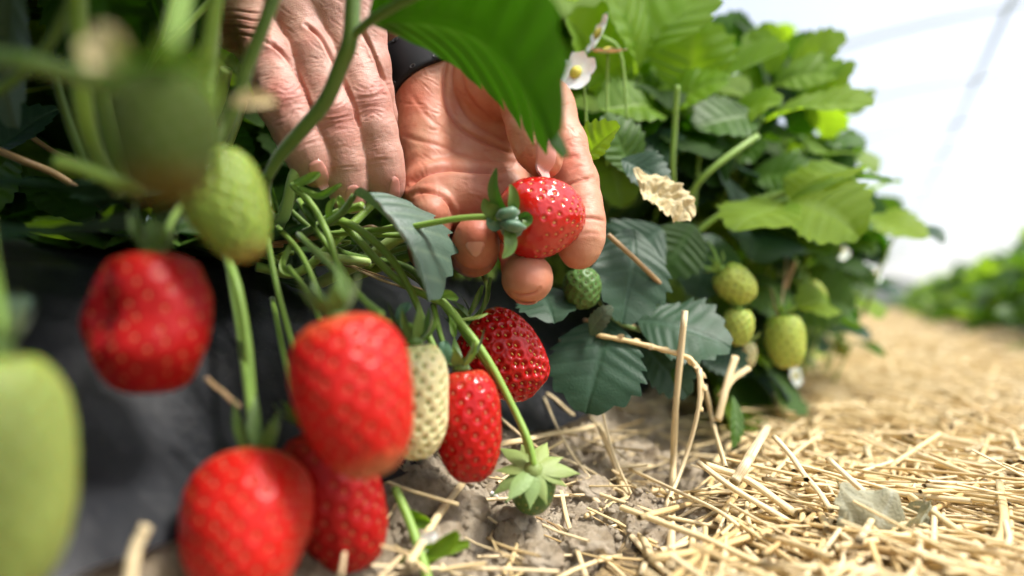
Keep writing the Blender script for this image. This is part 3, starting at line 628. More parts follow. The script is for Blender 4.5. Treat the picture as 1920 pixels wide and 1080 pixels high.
bract([(615, 415, .29), (618, 390, .287), (628, 372, .286)], .003); bract([(640, 405, .289), (642, 385, .287), (634, 368, .286)], .0035)
bract([(590, 430, .289), (580, 400, .287), (568, 382, .286)], .003, 'leaf_mid'); bract([(520, 400, .29), (505, 360, .288), (500, 330, .288)], .004, 'leaf_mid')
bract([(815, 552, .296), (840, 552, .293), (858, 562, .291)], .004); bract([(845, 590, .293), (850, 615, .291), (852, 632, .291)], .003)
bract([(860, 600, .292), (890, 596, .29), (915, 588, .29)], .0015, 'stem_pale'); bract([(545, 455, .29), (530, 500, .286), (560, 520, .284)], .003)
bract([(770, 650, .272), (800, 625, .27), (820, 600, .27)], .0035); bract([(745, 600, .27), (755, 580, .27), (770, 570, .27)], .004, 'bud')
bract([(860, 690, .278), (885, 665, .276), (890, 640, .275)], .003); bract([(830, 640, .28), (835, 665, .278), (828, 685, .277)], .006, 'bud')
bract([(760, 610, .275), (775, 630, .272), (770, 655, .27)], .007, 'bud'); bract([(880, 590, .33), (895, 560, .33), (905, 535, .33)], .003, 'stem_dark')
bract([(900, 590, .33), (912, 560, .33), (920, 520, .33)], .0025, 'stem_dark'); bract([(250, 560, .22), (285, 520, .22), (300, 480, .215)], .003, 'stem_dark')
# the big backlit leaf over the thumb, seen from underneath
leaf('leaf', mid, W(690, 42, .243), W(1030, 278, .214), UP*.503+RT*3.084+BK*.164, M['leaf_backlit'], .903, 'big vivid green leaf seen from below across the thumb', teeth=11, ta=.22, curl=1.6, fold=.532, roll=.228, seed=31, nh=14, nv=120, wav=.03)
leaf('leaf', mid, W(720, -20, .25), W(860, -180, .26), BK*.5+UP, M['leaf_under'], .9, teeth=9, curl=.3, seed=32)
# grey-green leaf hanging in focus in the middle
leaf('leaf', mid, W(664, 364, .288), W(802, 569, .280), UP*.927+RT*.226+BK*.122, M['leaf_grey'], .90, 'dusty grey green leaf hanging in the centre below the palm', teeth=7, curl=1.09, fold=.437, seed=35, nh=14, nv=110, wav=.05, roll=-.055, pleat=.006)
tube('leaf_stem', [W(664, 366, .2845), W(640, 400, .287), W(600, 425, .29), (W(560, 440, .30))], [.0013, .0017, .002], M['stem_dark'], mid, n=20)
Lf(mid, (600, 560, .34), (470, 470, .34), UP+BK*.4, 'leaf_under', .7, seed=36)
Lf(mid, (640, 400, .37), (760, 380, .36), UP+BK*.4, 'leaf_under', .7, seed=37)
for k in range(9):
    x0 = 430+k*48; Lf(mid, (x0, 400+RS.rand()*40, .40), (x0+RS.randn()*60, 340+RS.rand()*60, .39), UP*.6+BK, 'leaf_under', .9, seed=140+k, nh=5, nv=30)
for b_, t_ in (((480, 400, .43), (540, 300, .42)), ((560, 420, .43), (500, 330, .42)), ((520, 350, .46), (470, 250, .45)), ((600, 430, .44), (590, 340, .43)), ((470, 330, .44), (420, 250, .44)), ((560, 380, .47), (620, 300, .46))):
    Lf(mid, b_, t_, BK+UP*.2+RT*.2*RS.randn(), 'leaf_under', .95, seed=int(b_[0]), nh=5, nv=34)
# buds and shoots at the bottom
for a, b, c_ in (((740, 1060, .255), (800, 1035, .25), (880, 1020, .255)), ((700, 1090, .25), (690, 1050, .25), (680, 1020, .25)), ((800, 1050, .25), (835, 1020, .25), (860, 1000, .25)), ((760, 965, .26), (785, 975, .258), (805, 985, .26))):
    bract([a, b, c_], .006, 'leaf_fresh')
bract([(790, 1035, .25), (800, 1010, .25), (818, 1000, .25)], .005, 'petal')
# ------------ side plant: dusty blue-green leaves at the bed edge
SL = lambda b, t, up, mat='leaf_teal', wd=.85, label=None, **k: leaf('leaf', side, P3(*b), P3(*t), up, M[mat], wd, label, nh=12, nv=90, **k)
SL((1195, 600, .400), (1372, 655, .385), UP*.8+BK*.75, wd=1.0, label='broad blue green leaf beside the upright straw', seed=41, curl=.35, fold=.1)
SL((1185, 430, .40), (1165, 610, .375), BK+UP*.3+RT*.3, wd=.72, seed=42, curl=.4)
SL((1140, 598, .385), (1098, 778, .365), BK+UP*.25-RT*.15, wd=.95, label='dark serrated leaf hanging beside the straws with a curled pale edge', seed=43, curl=.45, fold=.15)
SL((1108, 628, .375), (1150, 575, .365), BK+UP*.5-RT*.4, 'leaf_grey', .55, seed=44, curl=.9)
SL((1200, 640, .41), (1290, 745, .40), BK+UP*.5, wd=.7, seed=45)
SL((1215, 650, .42), (1262, 735, .40), BK-RT*.5+UP*.3, 'leaf_mid', .5, seed=46)
SL((1010, 545, .385), (1040, 608, .36), UP+BK*.7, wd=1.1, label='small serrated leaf under the fingertips', seed=47)
SL((1375, 740, .44), (1372, 842, .42), BK+RT*.4, 'leaf_mid', .3, seed=48)
SL((1190, 330, .43), (1130, 215, .42), BK+UP*.2+RT*.5, 'leaf_mid', .8, seed=49)
SL((1085, 310, .37), (1165, 235, .355), BK*.7+UP*.3-RT*.5, 'leaf_fresh', .75, 'folded green leaf with clear veins right beside the index finger', seed=50, fold=.8, curl=.2)
SL((1165, 300, .40), (1255, 350, .39), BK+UP*.6, wd=.8, seed=51)
SL((1300, 640, .47), (1400, 700, .46), BK+UP*.6, wd=.7, seed=52)
SL((1190, 345, .385), (1300, 410, .372), BK+UP*.8-RT*.2, 'leaf_dry', .62, 'withered straw coloured crumpled leaf', seed=53, fold=.5, wav=.3, curl=.8, crumple=.06)
SL((1240, 430, .45), (1130, 520, .44), BK+UP*.3, 'leaf_teal', .9, seed=54)
SL((1300, 420, .47), (1240, 520, .46), BK+UP*.3, 'leaf_under', .9, seed=55)
SL((1340, 440, .5), (1300, 560, .48), BK+UP*.3, 'leaf_teal', .9, seed=56)
S4 = lambda pts, r, mat='stem': S(pts, r, mat, side)
S4([(1140, 440, .372), (1190, 485, .375), (1243, 537, .385)], .0014, 'stem_brown')
S4([(1120, 560, .38), (1150, 600, .39), (1200, 620, .40)], .0013, 'stem_dark')
S4([(1095, 600, .385), (1180, 610, .40), (1260, 640, .42)], .0012, 'stem_brown')
S4([(1420, 255, .48), (1370, 290, .47), (1320, 330, .47), (1290, 370, .48)], .0022)
S4([(1530, 345, .5), (1450, 365, .5), (1370, 390, .5), (1300, 440, .5)], .002)
S4([(1490, 490, .55), (1475, 530, .55), (1462, 580, .55)], .002, 'stem_brown')
S4([(1480, 590, .5), (1470, 610, .5), (1450, 620, .5)], .001)
S4([(1270, 160, .45), (1265, 240, .46), (1262, 330, .47), (1280, 480, .5)], .0018)
S4([(1320, 200, .5), (1310, 300, .5), (1300, 400, .5)], .0016)

# ------------ the bank of leaves beyond: silhouettes picked out one by one, then filled
plants = {}
for k, y in enumerate((0.62, 0.86, 1.12, 1.38, 1.66, 1.95)):
    lab = ['first full plant of the bank beyond the hands, its bright leaves reaching the top edge', 'second plant of the bank, leaves jutting over the straw path', 'third plant of the bank with white flowers near its lower edge',
           'fourth plant of the bank beyond the flowers', 'fifth plant of the bank, blurred', 'sixth plant of the bank near its far tip, blurred'][k]
    plants[k] = thing('strawberry_plant', lab, 'strawberry plant', (-0.27, y, 0.02), PG)
B0, B1, B2 = plants[0], plants[1], plants[2]
BL = lambda par, b, t, up, mat='leaf_fresh', wd=.85, **k: leaf('leaf', par, P3(*b), P3(*t), up, M[mat], wd, None, nh=8, nv=58, **k)
for par, b, t, up, mat, wd in (
    (B0, (1180, 130, .52), (1370, -40, .50), UP*.7+BK*.5, 'leaf_fresh', 1.0), (B0, (1200, 140, .50), (1120, -60, .46), UP*.6+BK*.6, 'leaf_fresh', .95),
    (B0, (1150, 180, .50), (1060, 30, .46), UP*.5+BK*.7-RT*.3, 'leaf_fresh', .9), (B0, (1290, 190, .52), (1300, 20, .5), BK*.8+UP*.3, 'leaf_fresh', 1.0),
    (B0, (1240, 215, .48), (1120, 205, .45), UP*.5+BK*.8, 'leaf_fresh', .8), (B0, (1240, 210, .50), (1370, 150, .47), UP*.5+BK*.7, 'leaf_fresh', .85),
    (B0, (1330, 160, .54), (1480, 90, .50), UP*.6+BK*.6, 'leaf_fresh', .8), (B1, (1420, 130, .62), (1440, 40, .6), BK+UP*.1, 'leaf_fresh', .9),
    (B1, (1470, 150, .60), (1590, 70, .56), UP*.5+BK*.7, 'leaf_fresh', .85), (B1, (1440, 160, .58), (1600, 135, .54), UP*.5+BK*.8+RT*.2, 'leaf_fresh', .75),
    (B0, (1430, 220, .52), (1640, 200, .47), UP*.75+BK*.6, 'leaf_fresh', .62), (B0, (1330, 240, .53), (1470, 190, .49), UP*.6+BK*.7, 'leaf_fresh', .8),
    (B0, (1420, 215, .50), (1300, 240, .48), UP*.5+BK*.8, 'leaf_mid', .8), (B1, (1530, 345, .52), (1672, 345, .47), UP*.85+BK*.35, 'leaf_mid', .55),
    (B1, (1400, 330, .55), (1530, 330, .52), UP*.5+BK*.7, 'leaf_mid', .8), (B1, (1600, 400, .62), (1735, 450, .56), UP*.7+BK*.5, 'leaf_fresh', .72),
    (B1, (1690, 420, .66), (1768, 458, .62), UP*.8+BK*.4, 'leaf_teal', .6), (B1, (1620, 360, .7), (1690, 345, .66), UP*.7+BK*.4, 'leaf_fresh', .6),
    (B1, (1500, 360, .58), (1540, 450, .54), BK+UP*.3, 'leaf_under', .9), (B1, (1420, 380, .56), (1430, 500, .53), BK+UP*.2, 'leaf_under', .95),
    (B1, (1420, 460, .60), (1560, 480, .55), UP*.7+BK*.6, 'leaf_mid', .7), (B1, (1560, 310, .64), (1590, 240, .6), BK+UP*.2, 'leaf_mid', .8),
    (B0, (1200, 240, .50), (1240, 320, .47), BK+UP*.4, 'leaf_teal', .9), (B0, (1290, 260, .52), (1350, 350, .5), BK+UP*.4, 'leaf_under', .9),
    (B2, (1590, 470, .75), (1650, 500, .7), UP*.6+BK*.6, 'leaf_grey', .9), (B2, (1620, 530, .8), (1685, 560, .76), UP+BK*.3, 'leaf_teal', .7),
    (B2, (1540, 620, .75), (1630, 640, .7), UP+BK*.5, 'leaf_teal', .6), (B2, (1600, 640, .78), (1660, 670, .74), UP+BK*.5, 'leaf_mid', .4),
    (B0, (1440, 170, .60), (1400, 60, .58), BK+UP*.2, 'leaf_fresh', .9), (B0, (1400, 120, .62), (1330, 40, .60), BK+UP*.2, 'leaf_mid', .9), (B1, (1480, 130, .64), (1530, 60, .62), BK+UP*.3, 'leaf_mid', .9),
    (B1, (1500, 190, .62), (1440, 120, .60), BK+UP*.3, 'leaf_under', .9), (B1, (1520, 260, .60), (1620, 275, .56), UP*.7+BK*.6, 'leaf_mid', .75), (B1, (1480, 250, .62), (1540, 180, .60), BK+UP*.3, 'leaf_under', .9),
    (B1, (1500, 290, .64), (1600, 320, .60), UP*.5+BK*.8, 'leaf_under', .8), (B1, (1560, 380, .62), (1660, 400, .58), UP*.6+BK*.7, 'leaf_under', .7), (B1, (1540, 420, .66), (1640, 480, .62), UP*.5+BK*.8, 'leaf_mid', .7),
    (B2, (1560, 500, .72), (1640, 545, .7), UP*.5+BK*.8, 'leaf_mid', .8), (B2, (1500, 560, .72), (1590, 600, .7), UP*.5+BK*.8, 'leaf_mid', .8), (B0, (1350, 300, .56), (1440, 270, .54), UP*.5+BK*.8, 'leaf_mid', .8),
    (B2, (1560, 270, .8), (1640, 330, .76), UP+BK*.5, 'leaf_fresh', .7), (B2, (1600, 560, .85), (1650, 600, .8), UP+BK*.5, 'leaf_fresh', .7)):
    BL(par, b, t, up, mat, wd, seed=int(b[0]+t[1]) % 97, curl=.3+.4*RS.rand(), wav=.06, fold=.15+.3*RS.rand())
    tube('leaf_stem', [P3(*b), P3(b[0]-30, b[1]+60, b[2]+.03), P3(b[0]-70, b[1]+170, b[2]+.08)], [.0012, .0016, .002], M['stem'], par, n=12, sides=7)
LIB = []
for k in range(7):
    V, Fc, A = leaf_geo(1, .8+.05*k % .3, teeth=7+k % 3, fold=.1+.06*k, curl=.3+.12*k, wav=.07, seed=60+k, nh=5, nv=34)
    LIB.append({n: mesh_data('leaflet', V, Fc, M[n], attrs={'vein': A}) for n in ('leaf_fresh', 'leaf_mid', 'leaf_under', 'leaf_teal')})
def lib_leaf(par, base, tip, up, mat, kind):
    y = unit(tip-base); z = unit(up-y*np.dot(up, y)); x = np.cross(y, z); L = np.linalg.norm(tip-base)
    o = bpy.data.objects.new('leaf', LIB[kind][mat]); COL.objects.link(o); o.parent = par
    R_ = Matrix([[x[i]*L, y[i]*L, z[i]*L, 0] for i in range(3)]+[[0, 0, 0, 1]]); R_.translation = Vector(base-ORG[par]); o.matrix_local = R_
    return o
def in_path(p): return p[0] > -0.02
def fill_plant(par, n, rs, rad=.25, hgt=.24, leafl=.062, maxx=0.015, stems=True, keep=None, low=0.15):
    c = ORG[par].copy(); k = 0; tries = 0
    while k < n and tries < n*12:
        tries += 1
        a = rs.rand()*2*PI; e = rs.rand()**0.8; rr = rad*(1-e*.65)*(0.55+.45*rs.rand()); z = hgt*(low+(1-low)*e)*(.75+.3*rs.rand())
        p = c+np.array([rr*math.cos(a), rr*math.sin(a)*.85, z]); out = unit([math.cos(a), math.sin(a), 0])
        if p[0] > maxx-leafl*.5 or (keep is not None and not keep(p)): continue
        shade = (p[2]-c[2])/hgt
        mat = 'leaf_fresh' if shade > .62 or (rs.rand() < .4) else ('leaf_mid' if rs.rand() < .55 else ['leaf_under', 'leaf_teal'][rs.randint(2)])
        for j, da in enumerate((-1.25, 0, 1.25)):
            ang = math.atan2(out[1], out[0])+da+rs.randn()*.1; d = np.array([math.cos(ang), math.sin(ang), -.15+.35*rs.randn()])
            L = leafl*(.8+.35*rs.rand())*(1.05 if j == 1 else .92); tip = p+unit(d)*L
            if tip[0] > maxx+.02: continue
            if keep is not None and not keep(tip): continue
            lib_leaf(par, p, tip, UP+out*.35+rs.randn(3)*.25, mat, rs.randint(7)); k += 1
        if stems and rs.rand() < .7: tube('leaf_stem', [c+rs.randn(3)*[.02, .02, 0], c+(p-c)*[.35, .35, .6], p], [.0022, .0018, .0013], M['stem'], par, n=9, sides=6)
def bank_ok(p):       # stay clear of the hands' air space and of the sky side
    x, y, d = proj(p)
    if d < .42: return False
    lim = np.interp(y, [-200, 0, 60, 130, 200, 330, 420, 560, 640], [1360, 1365, 1500, 1590, 1620, 1640, 1690, 1670, 1600])
    return x < lim
rs = np.random.RandomState(15); c_ = 0
while c_ < 210:
    q = (rs.uniform(1250, 1670), rs.uniform(20, 600), rs.uniform(.56, 1.0)); p = W(*q); a = rs.normal(-.4, 1.0); tip = p+unit([math.cos(a), math.sin(a), rs.uniform(-.5, .4)])*.055*(.75+.5*rs.rand())
    if p[0] > .02 or tip[0] > .05 or not bank_ok(p) or not bank_ok(tip) or p[2] < Hs(p[0])+.02: continue
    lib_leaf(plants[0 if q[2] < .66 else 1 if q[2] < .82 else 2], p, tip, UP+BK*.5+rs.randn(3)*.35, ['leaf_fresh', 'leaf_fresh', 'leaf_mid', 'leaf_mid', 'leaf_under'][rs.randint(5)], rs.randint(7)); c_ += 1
rs = np.random.RandomState(5)
for k in range(6): fill_plant(plants[k], [250, 220, 160, 100, 70, 50][k], rs, rad=.27, hgt=[.27, .235, .2, .19, .18, .18][k], keep=bank_ok, maxx=.03 if k < 3 else .0, leafl=.068)
fill_plant(side, 40, rs, rad=.2, hgt=.2, keep=lambda p: proj(p)[2] > .46 and p[0] < -.2)
# unseen leaves added above the near plants to shade the stems and fruit below
def shading_leaves(par, n, xr, yr, zr, seed, ok):
    r2 = np.random.RandomState(seed); k = 0
    for _ in range(n*20):
        if k >= n: break
        p = np.array([r2.uniform(*xr), r2.uniform(*yr), r2.uniform(*zr)]); a = r2.rand()*2*PI; d = unit([math.cos(a), math.sin(a), r2.randn()*.25]); tip = p+d*.07*(.8+.4*r2.rand())
        if ok(p) and ok(tip): lib_leaf(par, p, tip, UP+r2.randn(3)*.3, 'leaf_mid' if r2.rand() < .5 else 'leaf_fresh', r2.randint(7)); k += 1
def above(p, m_=60, xm=700):
    c = CR.T @ p
    if -c[2] < .03: return p[2] > .10
    x, y, d = proj(p); return y < -m_ and x < xm and d > .10
shading_leaves(front, 190, (-.46, -.03), (-.14, .18), (.09, .26), 3, above)
shading_leaves(mid, 40, (-.5, -.25), (.14, .34), (.16, .26), 4, lambda p: above(p, 40, 520))
# low leaves that hang down the side of the bed to the straw
for k in range(6):
    r2 = np.random.RandomState(50+k); c = 0
    for _ in range(900):
        if c >= 46: break
        yy = ORG[plants[k]][1]+r2.uniform(-.17, .17); xx = r2.uniform(-.23, -.085); p = np.array([xx, yy, max(Hs(xx)+.012, r2.uniform(-.08, .05))]); a = r2.normal(-.3, .7); d = unit([math.cos(a), math.sin(a), r2.uniform(-.7, .1)]); tip = p+d*.055*(.7+.5*r2.rand())
        tip[2] = max(tip[2], Hs(tip[0])+.006); q = proj(p)
        if q[0] < 1290 or q[2] < .52 or tip[0] > -.05: continue
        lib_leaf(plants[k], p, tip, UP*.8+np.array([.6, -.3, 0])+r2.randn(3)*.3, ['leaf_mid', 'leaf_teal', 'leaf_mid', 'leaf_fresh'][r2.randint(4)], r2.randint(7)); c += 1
for k in range(7): Lf(front, (150+k*52, 505-(k%3)*12, .34), (120+k*52+RS.randn()*30, 450+RS.rand()*20, .27), UP+BK*.3, ['leaf_teal', 'leaf_under', 'leaf_mid'][k % 3], .85, seed=160+k, nh=6, nv=40)
# plants left of the hands, deeper in the bed, keep the shade behind the stems
for y, lab in ((.10, 'leafy strawberry plant at the far left behind the thick stems'), (.30, 'shaded strawberry plant behind the left hand')):
    pl = thing('strawberry_plant', lab, 'strawberry plant', (-.46, y, .03), PG); fill_plant(pl, 130, rs, rad=.22, hgt=.30, maxx=-.2, low=0.02, keep=lambda p: proj(p)[2] > .38 and proj(p)[0] < 720)
# far plants of this row and the row across the path: each a thing, leaves joined
def far_mesh(name, n, seed, rad, hgt, leafl):
    r2 = np.random.RandomState(seed); geos = []; tone = []
    V0, F0, A0 = leaf_geo(1, .85, teeth=5, fold=.2, curl=.5, seed=3, nh=2, nv=9)
    for i in range(n):
        a = r2.rand()*2*PI; e = r2.rand()**.8; rr = rad*(1-e*.6)*(.5+.5*r2.rand()); p = np.array([rr*math.cos(a), rr*math.sin(a), hgt*(.02+e)*(.75+.3*r2.rand())])
        d = unit([math.cos(a), math.sin(a), .3*r2.randn()]+r2.randn(3)*.5); V = place(V0*leafl*(.8+.4*r2.rand()), p, p+d, UP+r2.randn(3)*.4); geos.append((V, F0)); tone.append(A0)
    V = np.concatenate([g[0] for g in geos]); Fc = np.concatenate([g[1]+i*len(V0) for i, g in enumerate(geos)])
    return V, Fc, np.concatenate(tone)
fm = []
for s_ in range(4):
    V, Fc, A = far_mesh('foliage', 150, s_, .24, .22, .062)
    fm.append(mesh_data('foliage', V, Fc, M['leaf_fresh'] if s_ % 2 else M['leaf_mid'], attrs={'vein': A}))
def far_plant(x, y, k, label, group, z=.01, sc=1.0):
    t = thing('strawberry_plant', label, 'strawberry plant', (x, y, z), group); o = bpy.data.objects.new('foliage', fm[k % 4]); COL.objects.link(o); o.parent = t
    o['kind'] = 'stuff'; o.rotation_euler = (0, 0, k*1.7); o.scale = (sc, sc, sc*(.9+.25*((k*37) % 10)/10)); return t
for k, y in enumerate(np.arange(2.2, 7.5, .3)): far_plant(-.29, y, k, 'blurred leafy plant in the distant part of the picked row', 'distant plants of the picked row', sc=.88)
for k, y in enumerate(np.arange(1.0, 9.0, .3)): far_plant(.56+.03*math.sin(k*2.1), y, k+1, 'low green plant in the row across the straw path', 'plants of the row across the path', sc=1.3, z=-.085)
for x, y0 in ((-.29, 7.6), (.60, 9.1), (1.7, 3.0), (2.8, 3.0), (-1.75, -1.5), (-2.7, -1.5)):
    gs = []
    V, Fc, A = far_mesh('far', 60, 9, .28, .2, .09); n = 60; VV = np.concatenate([V+np.array([x, y0+i*.4, -.03 if x > 0 else .01]) for i in range(n)]); FF = np.concatenate([Fc+i*len(V) for i in range(n)])
    mk('crop_row', VV, FF, M['leaf_mid'], kind='stuff', attrs={'vein': np.tile(A, n)})
# flowers
def flower(par_pos, up, r, label):
    t = thing('strawberry_flower', label, 'flower', par_pos, 'white flowers among the leaves'); z = unit(up); x = unit(np.cross(z, [.2, .9, .3])); y = np.cross(z, x)
    for i in range(5):
        a = i/5*2*PI; d = x*math.cos(a)+y*math.sin(a); e = np.cross(z, d); V = []
        for s in np.linspace(0, 1, 7):
            hw = r*.5*math.sin(PI*(.1+.78*s))**.6
            for q in (-1, -.4, .4, 1): V.append(par_pos+d*r*(.18+.85*s)+e*q*hw+z*(.12*r*s*s+.1*r*abs(q)*s))
        V = np.array(V); f = grid_faces(4, 7); mk('petal', np.concatenate([V, V-z*.0004]), np.concatenate([f, f[:, ::-1]+28]), M['petal'], t)
    V = []; 
    gv, gf = tube_geo(np.array([par_pos+z*0, par_pos+z*r*.12, par_pos+z*r*.25, par_pos+z*r*.3]), [r*.3, r*.32, r*.22, r*.05], 12); mk('pistil', gv, gf, M['pistil'], t)
    tube('stem', [par_pos-z*.001, par_pos-z*.015-UP*.005, par_pos-z*.02-UP*.05], .0009, M['stem'], t, n=10, sides=6)
flower(W(1080, 137, .40), BK+UP*.35-RT*.5, .0125, 'white strawberry flower just beside the thumb knuckle')
flower(W(1125, 65, .43), BK*.2+UP*.4-RT*.9, .013, 'white flower seen edge on under the bright top leaves')
flower(W(1140, 98, .42), UP*.9+BK*.3, .011, 'white flower lying flat above the yellow centred one')
for i, (a, b, d) in enumerate(((1568, 425, .62), (1575, 470, .66), (1590, 518, .75), (1640, 515, .75), (1490, 705, .6))):
    flower(W(a, b, d), BK+UP*.3+RT*.2*i, .0095, ['white flower under the jutting leaf at the edge of the bank', 'second white flower hanging lower at the bank edge', 'blurred white flower left of the sky gap', 'blurred white flower closest to the sky gap', 'fallen white flower lying on the straw below the green fruit'][i])
# ------------------------------------------------------------------ straw
def straw_geo(path, r, sides=8, flat=1.0, full=False):
    path = np.asarray(path); n = len(path); rr = np.full(n, r); ln = np.linalg.norm(np.diff(path, axis=0), axis=1).sum(); nd = RS.rand()*(n-1)
    ndv = np.exp(-((np.arange(n)-nd)*ln/n/.0016)**2) if ln > .05 else np.zeros(n); rr = rr*(1+.22*ndv)*(1+.05*np.sin(np.arange(n)*1.3+nd))
    v, f = tube_geo(path, rr, sides, False, flat)
    # hollow ends: an inner ring set back into each end
    T, N, B = frames(path); th = np.arange(sides)/sides*2*PI; extra = []
    for e, s in ((0, 1), (n-1, -1)):
        ring = path[e]+T[e]*s*r*1.5+0.72*r*(np.cos(th)[:, None]*N[e]+flat*np.sin(th)[:, None]*B[e]); extra.append(ring)
    m = len(v); v = np.concatenate([v]+extra)
    for k, base in ((0, 0), (1, (n-1)*sides)):
        for j in range(sides):
            j2 = (j+1) % sides; q = [base+j, base+j2, m+k*sides+j2, m+k*sides+j]; f.append(q if k else q[::-1])
        f.append([m+k*sides+j for j in range(sides)])
    rr_ = RS.rand()*50; gr = np.array([[math.cos(j/sides*2*PI)+rr_, i/(n-1)*ln, math.sin(j/sides*2*PI)] for i in range(n) for j in range(sides)]+[[rr_, 0, 0]]*(2*sides))
    return v, f, {'grain': gr[:, [0, 1, 2]]*[1, 1, 4], 'node': np.concatenate([np.repeat(ndv*.7, sides), np.full(2*sides, .5)])}
def hero_straw(pts, r, label, group='single straws in the foreground', cat='straw', name='straw', mat='straw', flat=1.0):
    path = smooth_path(pts, 18); path = path+smooth_path(RS.randn(5, 3)*r*.14, 18)
    v, f, at = straw_geo(path, r*.9, 12, .68, True); o = mk(name, v, f, M['straw_light' if mat == 'straw' else mat], center=True, attrs=at, label=label, category=cat, group=group)
    return o
def WP(*p): return [W(q[0], q[1], min(q[2], Gd(q[0], min(q[1], 1078))-.006, .34-(q[1]-800)/280*.07 if q[0] > 1290 and q[1] > 800 else 9)) for q in p]
hero_straw(WP((1283, 582, .366), (1268, 760, .366), (1262, 900, .366), (1254, 1075, .365)), .0026, 'thick pale straw standing upright beside the blue green leaf')
hero_straw(WP((1312, 690, .36), (1308, 770, .358), (1278, 880, .356), (1235, 980, .352), (1198, 1085, .345)), .0019, 'bent straw stalk crossing in front of the upright one')
hero_straw(WP((1125, 795, .39), (1160, 890, .38), (1190, 970, .375), (1222, 1050, .37)), .0030, 'broad split straw leaning over the soil left of the upright one')
hero_straw(WP((1108, 672, .385), (1122, 740, .385), (1150, 850, .382), (1200, 960, .375)), .0011, 'thin straw running beside the broad split one')
hero_straw([G(930, 834, .02), G(1030, 815, .02), G(1128, 796, .02)], .0021, 'light straw lying across the plastic edge below the deep pitted berry')
hero_straw([G(935, 782, .01), G(1010, 840, .012), G(1100, 880, .012), G(1180, 935, .012)], .0014, 'straw slanting down under the light cross straw')
hero_straw([G(1020, 745, .015), G(1060, 830, .02), G(1110, 900, .02)], .0010, 'fine brownish stalk below the deep pitted berry')
hero_straw([G(1025, 738, .012), G(1052, 758, .015), G(1077, 778, .012)], .0020, 'short straw stub touching the tip of the deep pitted berry')
hero_straw([G(1058, 630, .01), G(1045, 658, .01), G(1034, 682, .01)], .0024, 'short pale straw stub on the plastic right of the deep pitted berry')
hero_straw(WP((1080, 900, .362), (1130, 950, .36), (1190, 1010, .355), (1262, 1090, .35)), .0021, 'long straw slanting down right across the clods')
hero_straw(WP((1552, 858, .345), (1600, 905, .342), (1650, 945, .34), (1760, 1020, .332), (1860, 1090, .326)), .0022, 'long smooth straw lying diagonally at the lower right')
hero_straw(WP((1378, 668, .42), (1360, 730, .41), (1345, 790, .405)), .0024, 'left arm of the forked straw over the path edge')
hero_straw(WP((1402, 690, .42), (1372, 715, .415), (1352, 745, .41)), .0028, 'right arm of the forked straw over the path edge')
hero_straw(WP((1320, 720, .41), (1338, 800, .405), (1362, 880, .40)), .0019, 'straw standing behind the forked one')
hero_straw([G(868, 905, .012), G(815, 980, .012), G(762, 1058, .012)], .0018, 'single straw lying on the soil under the small red berry')
hero_straw(WP((385, 708, .218), (418, 736, .216), (450, 764, .214)), .0011, 'dry brown stalk on the plastic right of the cleft berry', mat='stem_brown')
hero_straw(WP((272, 985, .178), (258, 1030, .176), (242, 1100, .172)), .0019, 'pale blurred straw standing at the bottom left')
hero_straw(WP((1308, 868, .37), (1380, 920, .365), (1460, 965, .36), (1560, 1030, .355), (1640, 1090, .35)), .0022, 'long straw running down right from the path edge')
hero_straw(WP((1320, 870, .40), (1400, 900, .395), (1490, 960, .385)), .0028, 'wide straw beside the long one at the path edge')
hero_straw(WP((1440, 800, .43), (1410, 850, .42), (1375, 905, .41)), .0026, 'pale straw leaning left on the path edge')
hero_straw(WP((1450, 815, .43), (1510, 890, .42), (1560, 960, .41)), .0020, 'straw leaning right on the path edge')
hero_straw(WP((1420, 1072, .335), (1490, 1035, .335), (1560, 1000, .335)), .0024, 'short broad straw near the bottom edge with a cut end')
hero_straw(WP((1145, 880, .37), (1220, 925, .37), (1330, 918, .38)), .0012, 'thin twisted stalk with seed scars across the upright straw')
hero_straw(WP((1400, 995, .36), (1340, 955, .37), (1180, 880, .38)), .0015, 'thin straw under the twisted stalk')
hero_straw(WP((1045, 895, .355), (1062, 970, .35), (1100, 1085, .34)), .0013, 'slim yellow straw passing right of the green star')
hero_straw(WP((600, 470, .322), (680, 505, .318), (760, 532, .315), (805, 548, .312)), .0007, 'dry brown blade lying under the crossing stems', mat='stem_brown')
hero_straw(WP((620, 475, .318), (700, 520, .316), (770, 540, .315)), .0008, 'pale dry blade lying under the crossing stems')
hero_straw(WP((560, 500, .33), (650, 500, .325), (770, 545, .32)), .0007, 'tan dry blade nearest the plastic crest', mat='stem_brown')
hero_straw([G(985, 960, .006), G(1040, 985, .006), G(1062, 1010, .006)], .0009, 'brown dry stalk on the clod under the green fruit', mat='stem_brown')
hero_straw(WP((1445, 540, .5), (1462, 590, .5), (1475, 480, .55)), .0007, 'thin brown stalk among the green fruits', mat='stem_brown')
